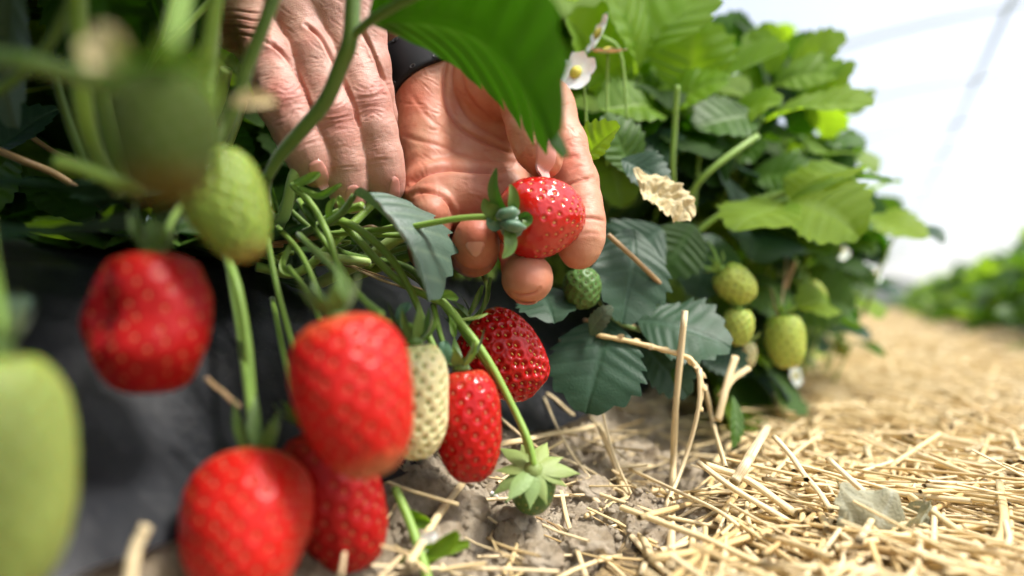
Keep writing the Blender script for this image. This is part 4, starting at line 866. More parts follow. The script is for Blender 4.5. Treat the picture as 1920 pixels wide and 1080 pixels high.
# the cereal ears: knobbly rachis with awned scales
def ear(pts, r, n, label):
    t0 = np.asarray(pts[0]); t = thing('cereal_ear', label, 'cereal ear', t0, 'empty ears of cereal'); path = smooth_path(pts, n*3); T, N, B = frames(path)
    rr = r*(1+.3*np.abs(np.sin(np.arange(n*3)*PI/3))); v, f = tube_geo(path, rr, 8); mk('rachis', v, f, M['straw'], t)
    for i in range(n):
        p = path[i*3+1]; d = unit(T[i*3+1]*.8+(N[i*3+1] if i % 2 else -N[i*3+1])*.55+B[i*3+1]*RS.randn()*.3); e = unit(np.cross(d, BK)); L = r*5*(.6+.6*RS.rand())
        V = []
        for s in np.linspace(0, 1, 5):
            hw = r*1.3*math.sin(PI*(.1+.85*s))
            for q in (-1, 0, 1): V.append(p+d*L*s+e*q*hw+BK*.5*hw*(1-q*q))
        V = np.array(V); ff = grid_faces(3, 5); mk('husk', np.concatenate([V, V-BK*.0003]), np.concatenate([ff, ff[:, ::-1]+15]), M['straw'], t)
ear(WP((1118, 628, .375), (1180, 640, .372), (1240, 655, .37), (1292, 672, .366), (1312, 700, .362)), .0012, 9, 'knobbly ear stalk reaching from the dark leaf to the upright straw')
ear(WP((1098, 968, .352), (1150, 945, .35), (1205, 925, .352), (1240, 918, .356)), .0011, 8, 'small knobbly ear lying on the clods')
ear(WP((1312, 690, .361), (1316, 730, .360), (1310, 770, .359)), .0010, 4, 'ragged ear end hanging down the bent stalk')
# loose straws: the nearest are objects, the rest one mass
def straw_dir(rs, n):
    u = rs.rand(n); return np.where(u < .5, rs.normal(-.42, .38, n), np.where(u < .75, rs.normal(1.4, .35, n), rs.rand(n)*PI))
def rand_straw(rs, x, y, lay, L=None, tilt=.12):
    z = Hs(x)+lay; a = straw_dir(rs, 1)[0]; L = L or rs.uniform(.03, .13)
    d = np.array([math.cos(a), math.sin(a), rs.randn()*tilt]); c = np.array([x, y, z]); bend = rs.randn(3)*[.03, .03, .015]*L*3
    return [c-d*L/2, c+bend*.3, c+d*L/2]
rs = np.random.RandomState(21); cnt = 0
meshes = []
while cnt < 260:
    x = rs.uniform(-.10, .25); y = rs.uniform(.08, .70)
    px, py, d = proj(np.array([x, y, -.095]))
    if not (1180 < px < 1980 and 600 < py < 1130): continue
    if d > .28+.42*rs.rand(): continue
    lay = rs.uniform(.000, .013)*(1 if x > -.08 else .5); pts = rand_straw(rs, x, y, lay, L=rs.uniform(.06, .19), tilt=.10)
    for q in pts: q[2] = max(q[2], Hs(q[0])+.002)
    if min(pts[0][0], pts[2][0]) < (-.074 if y < .36 else -.095): continue
    if any(p_[0] > 1100 and p_[2] < .20 for p_ in [proj(q) for q in pts]): continue
    v, f, at = straw_geo(smooth_path(pts, 9), rs.uniform(.0009, .0018), 9, rs.uniform(.45, 1)); mk('straw', v, f, M['straw'], center=True, attrs=at, label='loose golden straw piece lying in the deep layer on the path', category='straw', group='loose straws lying on the path'); cnt += 1
def straw_mass(name, n, xr, yr, seed, lays, sides=5, lscale=1.0, rmin=.0007, rmax=.0017, keep=None):
    rs = np.random.RandomState(seed); ns = 4; th = np.arange(sides)/sides*2*PI
    x = rs.uniform(*xr, n); y = yr[0]+(yr[1]-yr[0])*rs.rand(n)**1.0
    a = straw_dir(rs, n); L = rs.uniform(.03, .17, n)*lscale
    if keep is not None:
        m_ = (x-np.abs(np.cos(a))*L/2 > np.where(y < .34, -.072, np.where(y < .5, -.088, np.where(y < .66, -.105, -.14)))) | (rs.rand(n) < .012); x, y, a, L = x[m_], y[m_], a[m_], L[m_]; n = len(x)
    d = np.stack([np.cos(a), np.sin(a), rs.randn(n)*.11], -1); d /= np.linalg.norm(d, axis=1)[:, None]
    c = np.stack([x, y, Hs(x)+rs.uniform(*lays, n)], -1); u = np.cross(d, [0, 0, 1.]); u /= np.linalg.norm(u, axis=1)[:, None]; w_ = np.cross(d, u)
    r = rs.uniform(rmin, rmax, n); fl = rs.uniform(.35, 1, n); s = np.linspace(-.5, .5, ns); bend = rs.randn(n)*.06
    P = c[:, None]+d[:, None]*(s[None, :, None]*L[:, None, None])+u[:, None]*((s**2)[None, :, None]*(bend*L)[:, None, None]*4)
    V = P[:, :, None]+r[:, None, None, None]*(np.cos(th)[None, None, :, None]*u[:, None, None]+(np.sin(th)[None, None, :, None]*w_[:, None, None])*fl[:, None, None, None])
    V[..., 2] = np.maximum(V[..., 2], Hs(V[..., 0])-.004)
    gf = grid_faces(sides, ns, True); Fc = (gf[None]+(np.arange(n)*ns*sides)[:, None, None]).reshape(-1, 4)
    tone = np.repeat(np.clip(rs.rand(n)**.6, 0, 1), ns*sides)
    mk(name, V.reshape(-1, 3), Fc, M['straw_mass'], kind='stuff', attrs={'tone': tone})
straw_mass('straw_layer', 12000, (-.10, .34), (-.05, 1.3), 1, (-.004, .014), keep=1)
straw_mass('straw_layer', 9000, (-.11, .34), (1.2, 4.5), 2, (-.002, .016), lscale=1.2, rmin=.0013, rmax=.003)
straw_mass('straw_layer', 6000, (-.13, .36), (4.5, 16), 3, (-.002, .02), lscale=2.0, rmin=.003, rmax=.006, sides=4)
straw_mass('straw_litter', 260, (-.175, -.10), (.12, .9), 4, (.000, .006), lscale=.5, rmin=.0004, rmax=.0011)
straw_mass('straw_litter', 900, (-.135, -.085), (.62, 1.8), 6, (.002, .018), lscale=.9)
straw_mass('straw_litter', 1400, (-1.6, -.92), (-.3, 2.5), 5, (.004, .03), lscale=1.3, sides=4)
# withered leaf on the straw
t = thing('withered_leaf', 'crumpled grey green withered leaf lying on the straw at the lower right', 'dead leaf', W(1620, 1000, .29))
leaf('blade', t, W(1612, 1062, .268), W(1640, 942, .300), BK+UP*.3-RT*.2, M['leaf_withered'], .85, seed=81, wav=.25, fold=.2, curl=.8, crumple=.07, teeth=6, nh=10, nv=60)
leaf('blade', t, W(1655, 1045, .277), W(1685, 955, .303), BK*.6+UP*.3+RT*.8, M['leaf_withered'], .6, seed=82, wav=.25, fold=.5, curl=.6, crumple=.07, nh=10, nv=60)
# crumbs of soil
def crumbs(name, n, seed):
    r2 = np.random.RandomState(seed); ph = (1+5**.5)/2
    I = np.array([[-1, ph, 0], [1, ph, 0], [-1, -ph, 0], [1, -ph, 0], [0, -1, ph], [0, 1, ph], [0, -1, -ph], [0, 1, -ph], [ph, 0, -1], [ph, 0, 1], [-ph, 0, -1], [-ph, 0, 1]])/1.9
    IF = np.array([[0, 11, 5], [0, 5, 1], [0, 1, 7], [0, 7, 10], [0, 10, 11], [1, 5, 9], [5, 11, 4], [11, 10, 2], [10, 7, 6], [7, 1, 8], [3, 9, 4], [3, 4, 2], [3, 2, 6], [3, 6, 8], [3, 8, 9], [4, 9, 5], [2, 4, 11], [6, 2, 10], [8, 6, 7], [9, 8, 1]])
    x = r2.uniform(-.185, -.085, n); y = r2.uniform(.08, .75, n); r = .0004+.0018*r2.rand(n)**3.2; c = np.stack([x, y, soil_z(x, y)+r*.3], -1)
    V = c[:, None]+I[None]*(1+.3*r2.randn(n, 12, 1))*r[:, None, None]*np.array([1, 1, .75])
    mk(name, V.reshape(-1, 3), (IF[None]+np.arange(n)[:, None, None]*12).reshape(-1, 3), M['soil'], smooth=False, kind='stuff')
crumbs('soil_crumbs', 9000, 8)
# small white scraps on plastic and soil
def scrap(px, py, rx, ry, ang, label, lift=.004):
    c = G(px, py, lift); a = np.linspace(0, 2*PI, 12, endpoint=False); ca, sa = math.cos(ang), math.sin(ang); V = [c]
    for k, q in enumerate(a):
        r1 = 1+.2*math.sin(3*q+px); x, y = rx*r1*math.cos(q), ry*r1*math.sin(q); V.append(c+RT*(x*ca-y*sa)+(UP*.8+BK*.6)*(x*sa+y*ca)+BK*.0012*math.sin(2*q))
    V = np.array(V); n = len(V); V = np.concatenate([V, V-BK*.0008]); f = [[0, 1+i, 1+(i+1) % 12] for i in range(12)]+[[n, n+1+(i+1) % 12, n+1+i] for i in range(12)]+[[1+i, n+1+i, n+1+(i+1) % 12, 1+(i+1) % 12] for i in range(12)]
    mk('petal_scrap', V, f, M['petal'], center=True, label=label, category='petal', group='fallen petals and scraps')
scrap(925, 562, .0058, .003, -.7, 'small white petal on the plastic above the deep pitted berry')
scrap(930, 935, .005, .002, -1.0, 'white scrap on the soil left of the green star')
scrap(145, 425, .004, .0025, 0, 'pale petal lying under the dark leaf at the left', .09)
# clods on the soil
def clod(px, py, r, seed, label):
    c = G(px, py, .0); n, m_ = 60, 40; ph = np.linspace(.01, PI-.01, m_)[:, None]; thh = (np.arange(n)/n*2*PI)[None]
    D = np.stack([np.sin(ph)*np.cos(thh), np.sin(ph)*np.sin(thh), np.cos(ph)+0*thh], -1).reshape(-1, 3)
    rr = r*(1+.22*fbm(D*1.6+seed, 2, seed)+.10*fbm(D*5, 3, seed+5)); mk('soil_clod', c+D*rr[:, None]*[1, 1, .75], grid_faces(n, m_, True), M['soil'], center=True, label=label, category='clod', group='soil clods')
for i, (a, b, r) in enumerate(((1105, 925, .013), (1130, 890, .009), (960, 985, .011), (1045, 930, .008), (870, 960, .010), (1010, 1050, .010), (830, 1010, .009), (1190, 850, .010), (1100, 1030, .012))):
    clod(a, b, r, i*3+1, ['largest pitted clod right of the green star', 'grey clod just above the largest pitted one', 'clod straight below the green star fruit', 'small clod touching the green star tips', 'clod under the small red berry', 'clod near the bottom under the green star', 'clod beside the single straw on the soil', 'clod behind the thin straws by the dark leaf', 'flat clod at the dark soil cut'][i])

# ------------------------------------------------------------------ the picker: hands from distance fields
class SDF:
    def __init__(s, lo, hi, h):
        s.lo = np.array(lo, float); s.h = h; s.n = np.ceil((np.array(hi)-s.lo)/h).astype(int)+1
        s.ax = [(s.lo[i]+h*np.arange(s.n[i])).astype(np.float32) for i in range(3)]
    def new(s): return np.full(s.n, 1.0, np.float32)
    def cone(s, Fd, a, b, ra, rb, k, margin=.016, sub=False):
        a = np.asarray(a, np.float32); b = np.asarray(b, np.float32); R = max(ra, rb)+margin
        i0 = np.clip(np.floor((np.minimum(a, b)-R-s.lo)/s.h).astype(int), 0, s.n); i1 = np.clip(np.ceil((np.maximum(a, b)+R-s.lo)/s.h).astype(int)+1, 0, s.n)
        if (i1 <= i0).any(): return
        X = s.ax[0][i0[0]:i1[0], None, None]-a[0]; Y = s.ax[1][None, i0[1]:i1[1], None]-a[1]; Z = s.ax[2][None, None, i0[2]:i1[2]]-a[2]
        d = b-a; l2 = float(d@d)+1e-12; t = np.clip((X*d[0]+Y*d[1]+Z*d[2])/l2, 0, 1)
        D = np.sqrt((X-t*d[0])**2+(Y-t*d[1])**2+(Z-t*d[2])**2)-(ra+(rb-ra)*t)
        sl_ = tuple(slice(p, q) for p, q in zip(i0, i1)); A = Fd[sl_]
        if sub:
            B = -D; hh = np.clip(.5+.5*(B-A)/k, 0, 1); Fd[sl_] = A*(1-hh)+B*hh+k*hh*(1-hh)
        else: Fd[sl_] = smin(A, D, k)
def smin(a, b, k):
    h = np.maximum(k-np.abs(a-b), 0)/k; return np.minimum(a, b)-h*h*k*.25
def surface_nets(F_, lo, h):
    s = F_ < 0; n = F_.shape; idx = -np.ones(tuple(x-1 for x in n), np.int64); E = []
    strides = np.array([(n[1]-1)*(n[2]-1), n[2]-1, 1])
    cells = []; pos = []; edges = []
    for ax in range(3):
        a = [slice(None)]*3; b = [slice(None)]*3; a[ax] = slice(0, -1); b[ax] = slice(1, None)
        cr = s[tuple(a)] != s[tuple(b)]; I = np.argwhere(cr)
        o1, o2 = [q for q in range(3) if q != ax]
        I = I[(I[:, o1] > 0) & (I[:, o2] > 0) & (I[:, o1] < n[o1]-1) & (I[:, o2] < n[o2]-1)]
        J = I.copy(); J[:, ax] += 1; f0 = F_[tuple(I.T)]; f1 = F_[tuple(J.T)]; t = f0/(f0-f1); p = I.astype(float); p[:, ax] += t
        four = []
        for d1, d2 in ((0, 0), (-1, 0), (-1, -1), (0, -1)):
            c = I.copy(); c[:, o1] += d1; c[:, o2] += d2; lin = c@strides; four.append(lin); cells.append(lin); pos.append(p)
        q = np.stack(four, 1); flip = (f0 < 0) != (ax == 1); q[flip] = q[flip][:, ::-1]; edges.append(q)
    cells = np.concatenate(cells); pos = np.concatenate(pos); uq, inv = np.unique(cells, return_inverse=True)
    V = np.stack([np.bincount(inv, pos[:, i]) for i in range(3)], 1)/np.bincount(inv)[:, None]
    Q = np.searchsorted(uq, np.concatenate(edges))
    return V*h+lo, Q[:, ::-1]
def vnormals(V, Q):
    n = np.cross(V[Q[:, 2]]-V[Q[:, 0]], V[Q[:, 3]]-V[Q[:, 1]]); N = np.zeros_like(V)
    for k in range(4):
        for i in range(3): N[:, i] += np.bincount(Q[:, k], n[:, i], len(V))
    return N/(np.linalg.norm(N, axis=1)[:, None]+1e-15)
def relax(V, Q, it=2, lam=.5):
    for _ in range(it):
        S_ = np.zeros_like(V); c = np.zeros(len(V))
        for k in range(4):
            a, b = Q[:, k], Q[:, (k+1) % 4]
            for u_, w_ in ((a, b), (b, a)):
                c += np.bincount(u_, minlength=len(V))
                for i in range(3): S_[:, i] += np.bincount(u_, V[w_, i], len(V))
        V = V+lam*(S_/np.maximum(c, 1)[:, None]-V)
    return V
def segd(P2, a, b):
    d = b-a; t = np.clip(((P2-a)@d)/(d@d+1e-9), 0, 1); return np.linalg.norm(P2-a-t[:, None]*d, axis=1), t
def polyd(P2, pts):
    D = np.full(len(P2), 1e9)
    for a, b in zip(pts[:-1], pts[1:]): D = np.minimum(D, segd(P2, np.array(a, float), np.array(b, float))[0])
    return D
def smooth2(pts, n=14):
    return smooth_path([np.array([p[0], p[1], 0.0]) for p in pts], n)[:, :2]
def hand(parent, palm, fingers, extra, lo, hi, mat, creases, wrinkles, flush, h=.00062, kp=.009, sulci=()):
    """palm: cones; fingers: lists of joints (px, py, d, r); all in the camera frame, turned into the world at the end"""
    C = cam_pt; g = SDF(lo, hi, h); base = g.new()
    for a, b, ra, rb in palm: g.cone(base, C(*a), C(*b), ra, rb, .010, margin=.02)
    fields = []; segs = []
    for fi, J in enumerate(fingers):
        Fd = g.new()
        for a, b in zip(J[:-1], J[1:]): g.cone(Fd, C(*a[:3]), C(*b[:3]), a[3], b[3], .0035); segs.append((fi, C(*a[:3]), C(*b[:3]), a[3]))
        fields.append(Fd)
    for fi, a, ra, k in extra: g.cone(fields[fi] if fi >= 0 else base, C(*a), C(*a)+1e-5, ra, ra, k)
    tot = base.copy(); tot = np.minimum(tot, 1)
    outs = []
    for Fd in fields: outs.append(smin(base, Fd, kp))
    tot = outs[0]
    for o in outs[1:]: tot = smin(tot, o, .0007)
    V, Q = surface_nets(tot, g.lo, h); V = relax(V, Q, 2, .45); N = vnormals(V, Q)
    if (N*(V-V.mean(0))).sum() < 0: Q = Q[:, ::-1]; N = -N
    px = 960+F*V[:, 0]/-V[:, 2]; py = 540-F*V[:, 1]/-V[:, 2]; P2 = np.stack([px, py], 1)
    view = V/np.linalg.norm(V, axis=1)[:, None]; fac = np.clip(-(N*view).sum(1)*2.2, 0, 1)
    # finger coordinates for the fine skin lines
    best = np.full(len(V), 1e9); sec = np.full(len(V), 1e9); own = -np.ones(len(V), int); fuv = np.zeros((len(V), 3)); al = {}
    for fi, a, b, r in segs:
        d = b-a; l = np.linalg.norm(d); d = d/l; t = (V-a)@d; tc = np.clip(t, 0, l); D = np.linalg.norm(V-a-tc[:, None]*d, axis=1)-r; s0, ux = al.get(fi, (fi*.31, np.array([1., 0, 0])))
        ux = unit(ux-d*np.dot(ux, d)); uy = np.cross(d, ux); w_ = V-a; m_ = D < best
        sec = np.where(m_ & (own != fi), best, np.where(~m_ & (own != fi), np.minimum(sec, D), sec)); best[m_] = D[m_]; own[m_] = fi
        fuv[m_] = np.stack([tc+s0, w_@ux, w_@uy], 1)[m_]; al[fi] = (s0+l, ux)
    fine = np.clip((sec-best)/.002, 0, 1)*np.clip(1-(best-.001)/.004, 0, 1)
    disp = np.zeros(len(V)); cr = np.zeros(len(V))
    for pts, dep, wd in creases:
        sp = smooth2(pts); D = polyd(P2, sp); e = np.linalg.norm(P2-sp[0], axis=1); e2 = np.linalg.norm(P2-sp[-1], axis=1)
        endf = np.clip(np.minimum(e, e2)/14, .25, 1); q = np.exp(-(D/wd)**2)*endf*fac; disp -= dep*q; disp += dep*.22*np.exp(-((D-2.2*wd)/(1.3*wd))**2)*fac
        cr = np.maximum(cr, q*min(1, dep/.0007))
    for pts, dep, wd in wrinkles:
        sp = smooth2(pts, 9); lo2, hi2 = sp.min(0)-10, sp.max(0)+10; m_ = (P2 > lo2).all(1) & (P2 < hi2).all(1) & (fac > 0)
        if not m_.any(): continue
        D = polyd(P2[m_], sp); L = np.linalg.norm(sp[-1]-sp[0]); e = np.minimum(np.linalg.norm(P2[m_]-sp[0], axis=1), np.linalg.norm(P2[m_]-sp[-1], axis=1))
        q = np.exp(-(D/wd)**2)*np.clip(e/(L*.25+1), .1, 1)*fac[m_]; disp[m_] -= dep*q-.35*dep*np.exp(-((D-1.9*wd)/wd)**2)*fac[m_]; cr[m_] = np.maximum(cr[m_], .4*q)
    disp += .00016*fbm(V*200, 2, 5)+.00005*vnoise(V*900, 8)
    fl = np.zeros(len(V))
    for x, y, r, a in flush: fl = np.maximum(fl, a*np.exp(-(np.hypot(px-x, py-y)/r)**2))
    fl = np.clip(fl+.25*fbm(V*130, 2, 41), 0, 1)
    sampler = (tot, g)
    V2 = V+N*disp[:, None]
    o = mk('hand', V2@CR.T, Q, M[mat], parent, attrs={'fuv': fuv, 'crease': cr, 'flush': fl, 'fine': fine})
    return o, sampler
def sample(sampler, p):
    T, g = sampler; q = (p-g.lo)/g.h; i = np.clip(np.floor(q).astype(int), 0, g.n-2); f = q-i; r = 0
    for a in (0, 1):
        for b in (0, 1):
            for c in (0, 1): r += T[i[0]+a, i[1]+b, i[2]+c]*(f[0] if a else 1-f[0])*(f[1] if b else 1-f[1])*(f[2] if c else 1-f[2])
    return r
def nail(hand_o, sampler, center, axis, normal, L, Wd, lift=.0002, rim=True):
    """a curved plate over the finger tip: rays fall on the surface against the normal"""
    C = cam_pt(*center); ax = unit(axis); NN_ = unit(np.asarray(normal, float)-ax*np.dot(normal, ax)); tc = .0
    while sample(sampler, C+NN_*(.014-tc)) > .0001 and tc < .028: tc += .0003
    nn = unit(np.asarray(normal, float)-ax*np.dot(normal, ax)); lat = np.cross(ax, nn); V = []; nu, nv = 15, 17
    for v_ in np.linspace(0, 1, nv):
        for u_ in np.linspace(-1, 1, nu):
            wdt = Wd/2*(min(1, (v_+.04)**.32))*(1-.25*max(0, v_-.8)/.2*abs(u_)**2)
            y = (v_-.5)*L+(-.10*L*(1-u_*u_) if v_ < .3 else 0)*(1-v_/.3)+(.09*L*(1-u_*u_)*v_); ang = u_*.95; x = math.sin(ang)/math.sin(.95)*wdt
            dirn = unit(-nn+lat*(-.55*math.sin(ang))); 
            t_ = 0.0; p0 = p = C+ax*y+lat*x-dirn*.014
            for _ in range(60):
                s_ = sample(sampler, p)
                if s_ < .0001 or t_ > tc+.0042: break
                t_ += min(max(s_, .0001), .0015); p = p0+dirn*t_
            edge = max(abs(u_), 1-v_*9 if v_ < .12 else 0); V.append(p-dirn*(lift+.00035-.00055*edge**6))
    V = np.array(V); f = grid_faces(nu, nv); T_ = V-nn*.0009
    o = mk('fingernail', np.concatenate([V, T_])@CR.T, np.concatenate([f, f[:, ::-1]+len(V)]), M['nail'], hand_o)
    if not rim: return
    e = V[-nu:]; e2 = e+ax*.00035-nn*.0002; mk('nail_rim', np.concatenate([e, e2, e-nn*.0005])@CR.T, [[i, i+1, nu+i+1, nu+i] for i in range(nu-1)]+[[nu+i, nu+i+1, 2*nu+i+1, 2*nu+i] for i in range(nu-1)], M['nail_edge'], hand_o)
person = thing('person', "picker's two bare hands, the left reaching down, the right cupping a red strawberry", 'person', (-.95, .45, -.13))
# ---- left hand in the picture: back of the hand, fingers pointing down
rs = np.random.RandomState(77); wr = []
def knuckle(cx, cy, dx, dy, half, n, gap, dep):
    a = unit([dx, dy]); p = np.array([-a[1], a[0]])
    for i in range(n):
        o = (i-(n-1)/2)*gap+rs.randn()*1.2; c = np.array([cx, cy])+a*o; hw = half*(.95-.45*abs(o)/(n*gap*.6))*(.75+.4*rs.rand()); bow = -o*.28
        wr.append(([tuple(c-p*hw+a*(-bow)), tuple(c-p*hw*.4+a*bow*.3), tuple(c+p*hw*.4+a*bow*.4), tuple(c+p*hw+a*(-bow))], dep*.7*(.6+.6*rs.rand()), 1.9+rs.rand()))
knuckle(632, 222, .16, 1, 36, 9, 6.5, .00055); knuckle(693, 190, .12, 1, 36, 9, 6.5, .0005); knuckle(548, 185, .3, 1, 32, 7, 8, .0004)
knuckle(648, 305, .1, 1, 30, 5, 5, .0003); knuckle(712, 292, .1, 1, 30, 5, 5, .0003); knuckle(575, 262, .35, 1, 30, 5, 6, .0003); knuckle(712, 165, .1, 1, 18, 5, 6, .0004)
for i in range(230):      # flowing lines over the knuckles and the finger backs
    x = rs.uniform(400, 720); y = rs.uniform(-20, 180)
    if rs.rand() < .35: y = rs.uniform(100, 300); x = rs.uniform(500, 740)
    a = np.interp(x, [400, 470, 520, 620, 700], [0.0, .05, .55, .75, .5]); a = a if y < 90 else a*.25-.12
    if y > 110: a = rs.normal(-.12, .12)
    L = rs.uniform(14, 50 if y < 100 else 30); c = np.array([x, y]); d = np.array([math.cos(a), math.sin(a)]); n_ = np.array([-d[1], d[0]])
    wr.append(([tuple(c-d*L/2), tuple(c-d*L*.15+n_*rs.randn()*1.6), tuple(c+d*L*.2+n_*rs.randn()*1.6), tuple(c+d*L/2+n_*rs.randn()*2)], rs.uniform(.00006, .00020), rs.uniform(1.3, 2.2)))
for y in (22, 36, 52, 66): wr.append(([(405, y), (440, y-3), (475, y+2), (505, y+3)], .0006, 2.2))
HA, sA = hand(person,
    palm=[((500, -330, .37), (470, 20, .324), .014, .0125), ((550, -340, .37), (548, 20, .322), .014, .0125), ((600, -340, .37), (615, 5, .322), .014, .0125), ((640, -330, .375), (672, -8, .326), .013, .0115),
          ((440, -90, .340), (447, 50, .331), .0135, .0125), ((470, -250, .365), (500, 60, .345), .013, .012)],
    fingers=[[(478, 30, .322, .0118), (505, 110, .308, .0108), (531, 195, .3005, .0106), (553, 240, .301, .0097), (571, 277, .3025, .0096), (584, 300, .304, .0091), (592, 317, .305, .0083)],
             [(548, 15, .321, .0120), (590, 110, .313, .0106), (623, 215, .3070, .0106), (635, 265, .3085, .0099), (644, 305, .3105, .0098), (650, 340, .3130, .0092), (654, 368, .315, .0083)],
             [(615, 0, .323, .0120), (653, 95, .320, .0108), (686, 192, .3160, .0110), (701, 245, .3165, .0104), (712, 292, .3185, .0101), (719, 325, .3205, .0095), (724, 350, .3225, .0087)],
             [(670, -10, .326, .0112), (685, 60, .323, .0095), (694, 125, .322, .0093), (703, 175, .326, .0085), (711, 215, .331, .0082), (716, 250, .337, .0072)],
             [(445, -40, .355, .012), (475, 80, .358, .0108), (530, 170, .352, .0100), (575, 240, .345, .0090)]],
    extra=[], lo=(-.165, .035, -.40), hi=(-.048, .225, -.285), mat='skin_back',
    creases=[([(500, 80), (522, 92), (548, 122), (576, 180), (594, 232)], .0016, 3.0), ([(572, 46), (598, 66), (618, 100), (640, 145), (660, 188), (672, 235)], .0016, 3.0), ([(655, 30), (680, 60), (706, 115), (722, 165)], .0013, 3.0), ([(470, 70), (500, 80)], .0007, 4)],
    wrinkles=wr, flush=[(632, 222, 34, .9), (693, 190, 34, .8), (540, 180, 45, .8), (600, 330, 26, .6), (655, 360, 34, .6), (725, 350, 34, .6), (520, 95, 26, .7), (590, 60, 26, .5), (440, 60, 50, .5), (712, 165, 26, .7)], kp=.008)
def cdir(a, b): return cam_pt(*b)-cam_pt(*a)
nail(HA, sA, (598, 329, .300), cdir((571, 277, .3025), (594, 320, .305)), np.array([.32, .12, .93]), .0105, .0078)
nail(HA, sA, (664, 374, .308), cdir((645, 305, .309), (658, 372, .3145)), np.array([.45, -.2, .85]), .0115, .0110)
nail(HA, sA, (748, 358, .314), cdir((712, 292, .316), (726, 352, .3205)), np.array([.75, .1, .6]), .0115, .0105)
# ---- right hand in the picture: open palm, fingers closing round the berry
wb = []
knuckle(1092, 345, .05, 1, 34, 3, 8, 0); 
wr = []; knuckle(1090, 380, .1, 1, 30, 3, 12, .0002); wb = list(wr); rs = np.random.RandomState(5)
for i in range(150):
    x = rs.uniform(740, 1110); y = rs.uniform(110, 400); a = .65+rs.randn()*.35 if x < 900 else rs.randn()*.4; L = rs.uniform(12, 40); c = np.array([x, y]); d = np.array([math.cos(a), math.sin(a)]); n_ = np.array([-d[1], d[0]])
    wb.append(([tuple(c-d*L/2), tuple(c+n_*rs.randn()*2), tuple(c+d*L/2)], rs.uniform(.00006, .00018), rs.uniform(1.3, 2.4)))
HB, sB = hand(person,
    palm=[((795, 50, .385), (790, 155, .357), .018, .0150), ((790, 155, .357), (803, 300, .343), .0150, .0130), ((850, 50, .385), (850, 130, .373), .018, .015), ((850, 130, .373), (884, 325, .352), .0135, .0125), ((870, 120, .374), (955, 300, .354), .0135, .0125),
          ((885, 110, .376), (1022, 205, .356), .013, .0125), ((868, 110, .362), (938, 165, .343), .0165, .0150),
          ((812, 372, .330), (870, 368, .334), .0128, .0125), ((870, 368, .334), (950, 358, .340), .0125, .0115), ((790, 70, .381), (700, -140, .43), .0205, .0235), ((845, 45, .388), (770, -170, .44), .0195, .0235)],
    fingers=[[(1025, 195, .353, .0122), (1058, 270, .344, .0110), (1081, 342, .333, .0104), (1089, 382, .327, .0099), (1092, 415, .323, .0103), (1089, 445, .3205, .0108), (1086, 466, .320, .0098)],
             [(955, 315, .352, .0118), (965, 400, .353, .0105), (972, 465, .346, .0105), (980, 500, .334, .0098), (986, 515, .320, .0098), (989, 522, .309, .0108), (989, 524, .3045, .0100)],
             [(880, 345, .345, .0118), (882, 430, .350, .0104), (886, 478, .340, .0104), (890, 476, .326, .0102), (892, 462, .315, .0103), (891, 446, .310, .0098)],
             [(805, 355, .338, .0112), (802, 430, .342, .0092), (802, 470, .332, .0090), (804, 440, .320, .0087), (807, 400, .314, .0080)],
             [(900, 60, .362, .016), (940, 105, .350, .0135), (965, 155, .333, .0112), (984, 205, .3195, .0104), (997, 245, .3145, .0108), (1010, 280, .3125, .0104), (1020, 300, .312, .0086)]],
    extra=[], lo=(-.105, -.008, -.46), hi=(.052, .175, -.292), mat='skin_palm',
    creases=[([(836, 118), (832, 160), (838, 200), (861, 238), (905, 264), (963, 288)], .0012, 4.0), ([(853, 100), (848, 150), (860, 195), (890, 232), (955, 268)], .0005, 3.0), ([(868, 105), (868, 150), (885, 190), (930, 230)], .0005, 3.5),
             ([(764, 348), (785, 330), (812, 320), (844, 314), (890, 318), (935, 320)], .0026, 5.5), ([(850, 408), (845, 385), (825, 365), (795, 358), (775, 366)], .0016, 3.5), ([(748, 250), (780, 262), (830, 275), (900, 300), (960, 305)], .0004, 4.0), ([(770, 175), (800, 215), (850, 262)], .0003, 4),
             ([(1052, 358), (1070, 345), (1092, 338), (1112, 333)], .0006, 3.0), ([(1085, 410), (1110, 409), (1136, 415)], .0007, 3.0), ([(1083, 440), (1105, 437), (1130, 440)], .0003, 3.5),
             ([(1054, 300), (1075, 293), (1094, 297)], .0007, 4.5), ([(1070, 320), (1085, 312), (1100, 312)], .0004, 3), ([(955, 545), (975, 553), (1000, 551), (1012, 540)], .0009, 2.4), ([(1050, 512), (1070, 516), (1095, 514), (1108, 503)], .0009, 2.2),
             ([(985, 215), (1000, 210), (1015, 212)], .0004, 3)],
    wrinkles=wb, flush=[(989, 530, 45, .7), (1075, 500, 40, .5), (890, 430, 60, .9), (890, 495, 55, .9), (805, 385, 50, .7), (800, 340, 60, .6), (775, 180, 60, .75), (900, 360, 90, .5), (1070, 300, 30, .8), (900, 190, 80, .55), (1000, 300, 40, .6), (930, 250, 60, .5)], kp=.011)
nail(HB, sB, (891, 471, .300), np.array([0.0, .93, .35]), np.array([0.02, -.35, .94]), .0066, .0122, .0001, False)
nail(HB, sB, (1024, 292, .302), cdir((984, 205, .3195), (1030, 315, .311)), np.array([.55, .35, .75]), .0145, .0115)
nail(HB, sB, (985, 560, .308), np.array([.02, -.15, .98]), np.array([0.05, -.98, .15]), .010, .0115, .0001, False)
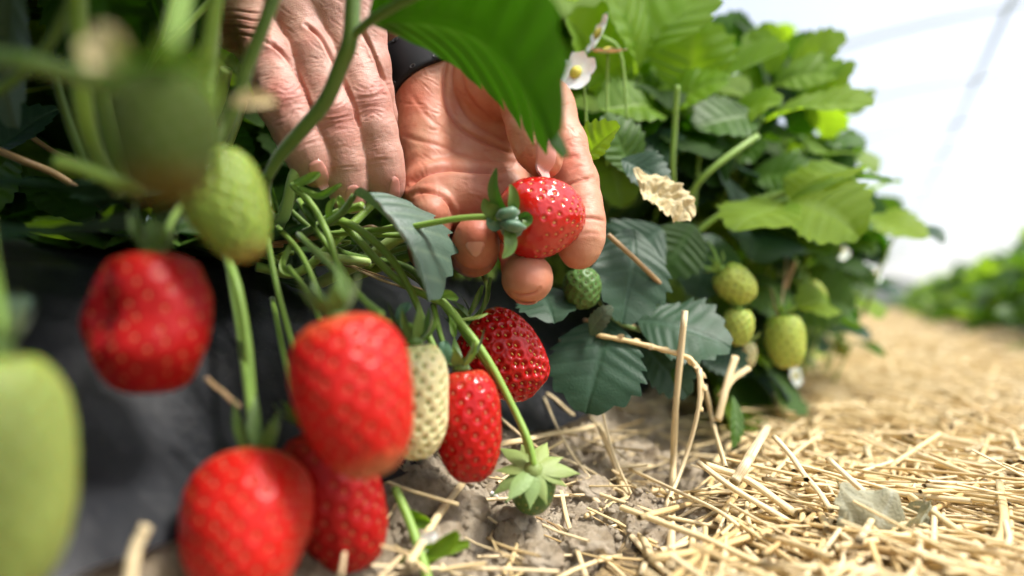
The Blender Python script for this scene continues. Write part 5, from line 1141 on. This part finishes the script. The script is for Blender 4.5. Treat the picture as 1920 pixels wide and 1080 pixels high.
# ---- watch strap round the right wrist
def strap_ring(cpt, axis, wd, th_, lift, parent, name, a0=0, a1=2*PI, n=72, mat='strap'):
    c = cam_pt(*cpt); ax = unit(axis); u_ = unit(np.cross(ax, [0, 0, 1])); w_ = np.cross(ax, u_); rows = []
    for a in np.linspace(a0, a1, n):
        d = u_*math.cos(a)+w_*math.sin(a); ring = []; base_r = []
        for s in (-.5, 0, .5):
            p = c+ax*s*wd; r = .0
            while sample(sB, p+d*r) < 0 and r < .05: r += .0006
            base_r.append(r)
        b = max(base_r)
        for s, q in ((-.5, 0), (-.5, .8), (-.42, 1), (0, 1.08), (.42, 1), (.5, .8), (.5, 0)): ring.append(c+ax*s*wd+d*(b+lift+q*th_))
        rows.append(ring)
    R_ = np.array(rows); 
    for _ in range(4): R_[1:-1] = (R_[:-2]+2*R_[1:-1]+R_[2:])/4
    V = R_.reshape(-1, 3); m_ = 7; f = grid_faces(m_, n, True)
    return mk(name, V@CR.T, f, M[mat], parent), R_
wax = cam_pt(725, -20, .40)-cam_pt(815, 110, .378); wc = (812, 170, .374)
st_o, R_ = strap_ring(wc, wax, .0235, .0028, .0004, person, 'watch_strap')
front_i = [i for i in range(72) if unit(R_[i, 3]-cam_pt(*wc))[2] > .35]
best_i = min(range(72), key=lambda i: abs(proj(CR@R_[i, 3])[0]-742)+(0 if R_[i, 3][2] > cam_pt(*wc)[2] else 500))
strap_ring(wc, wax, .0245, .0022, .0030, st_o, 'strap_keeper', n=14, a0=best_i/71*2*PI-.16, a1=best_i/71*2*PI+.16)
for i in range(72):
    if i % 4 == 0 and i in front_i:
        for s in (2, 4):
            p = R_[i, s]; nn = unit(R_[i, 3]-cam_pt(*wc)); a = unit(np.cross(nn, wax)); b = np.cross(nn, a)
            V = [p+nn*.00025+(a*math.cos(q)*.0016+b*math.sin(q)*.0011) for q in np.linspace(0, 2*PI, 12, endpoint=False)]; V2 = [x_+nn*.0003 for x_ in V]
            inner = [p+nn*.0001+(a*math.cos(q)*.001+b*math.sin(q)*.0007) for q in np.linspace(0, 2*PI, 12, endpoint=False)]
            mk('strap_hole', np.array(V+V2+inner)@CR.T, [[k, (k+1) % 12, 12+(k+1) % 12, 12+k] for k in range(12)]+[[12+k, 12+(k+1) % 12, 24+(k+1) % 12, 24+k] for k in range(12)], M['hole'], st_o)
# ---- the rest of the picker kneels beyond the bed: sleeves, jacket and jeans
def body(name, cones, mat, h=.014):
    pts = np.array([p for c_ in cones for p in (c_[0], c_[1])]); lo = pts.min(0)-.22; hi = pts.max(0)+.22; g = SDF(lo, hi, h); Fd = g.new()
    for a, b, ra, rb in cones: g.cone(Fd, a, b, ra, rb, .05, margin=.12)
    V, Q = surface_nets(Fd, g.lo, h); N = vnormals(V, Q)
    if (N*(V-V.mean(0))).sum() < 0: Q = Q[:, ::-1]; N = -N
    V = V+N*(.006*fbm(V*14, 3, 3))[:, None]; return mk(name, V, Q, M[mat], person)
wa = W(560, -300, .37); wb_ = W(735, -120, .435); sh1 = np.array([-.80, .20, .62]); sh2 = np.array([-.80, .62, .62]); e1 = np.array([-.55, .12, .42]); e2 = np.array([-.52, .62, .40])
body('forearm', [(wa-unit(e1-wa)*.01, e1, .026, .042), (wb_-unit(e2-wb_)*.01, e2, .024, .042)], 'skin_back', .006)
body('jacket', [(e1, sh1, .055, .075), (e2, sh2, .055, .075), (sh1, sh2, .10, .10), (np.array([-.85, .30, .60]), np.array([-1.12, .36, .22]), .14, .15), (np.array([-.85, .52, .60]), np.array([-1.12, .48, .22]), .14, .15)], 'jacket')
body('trousers', [(np.array([-1.12, .34, .15]), np.array([-.93, .26, -.05]), .11, .075), (np.array([-.93, .26, -.06]), np.array([-1.38, .28, -.08]), .07, .05), (np.array([-1.12, .52, .15]), np.array([-.93, .60, -.05]), .11, .075), (np.array([-.93, .60, -.06]), np.array([-1.38, .58, -.08]), .07, .05), (np.array([-1.14, .34, .18]), np.array([-1.14, .52, .18]), .14, .14)], 'denim')
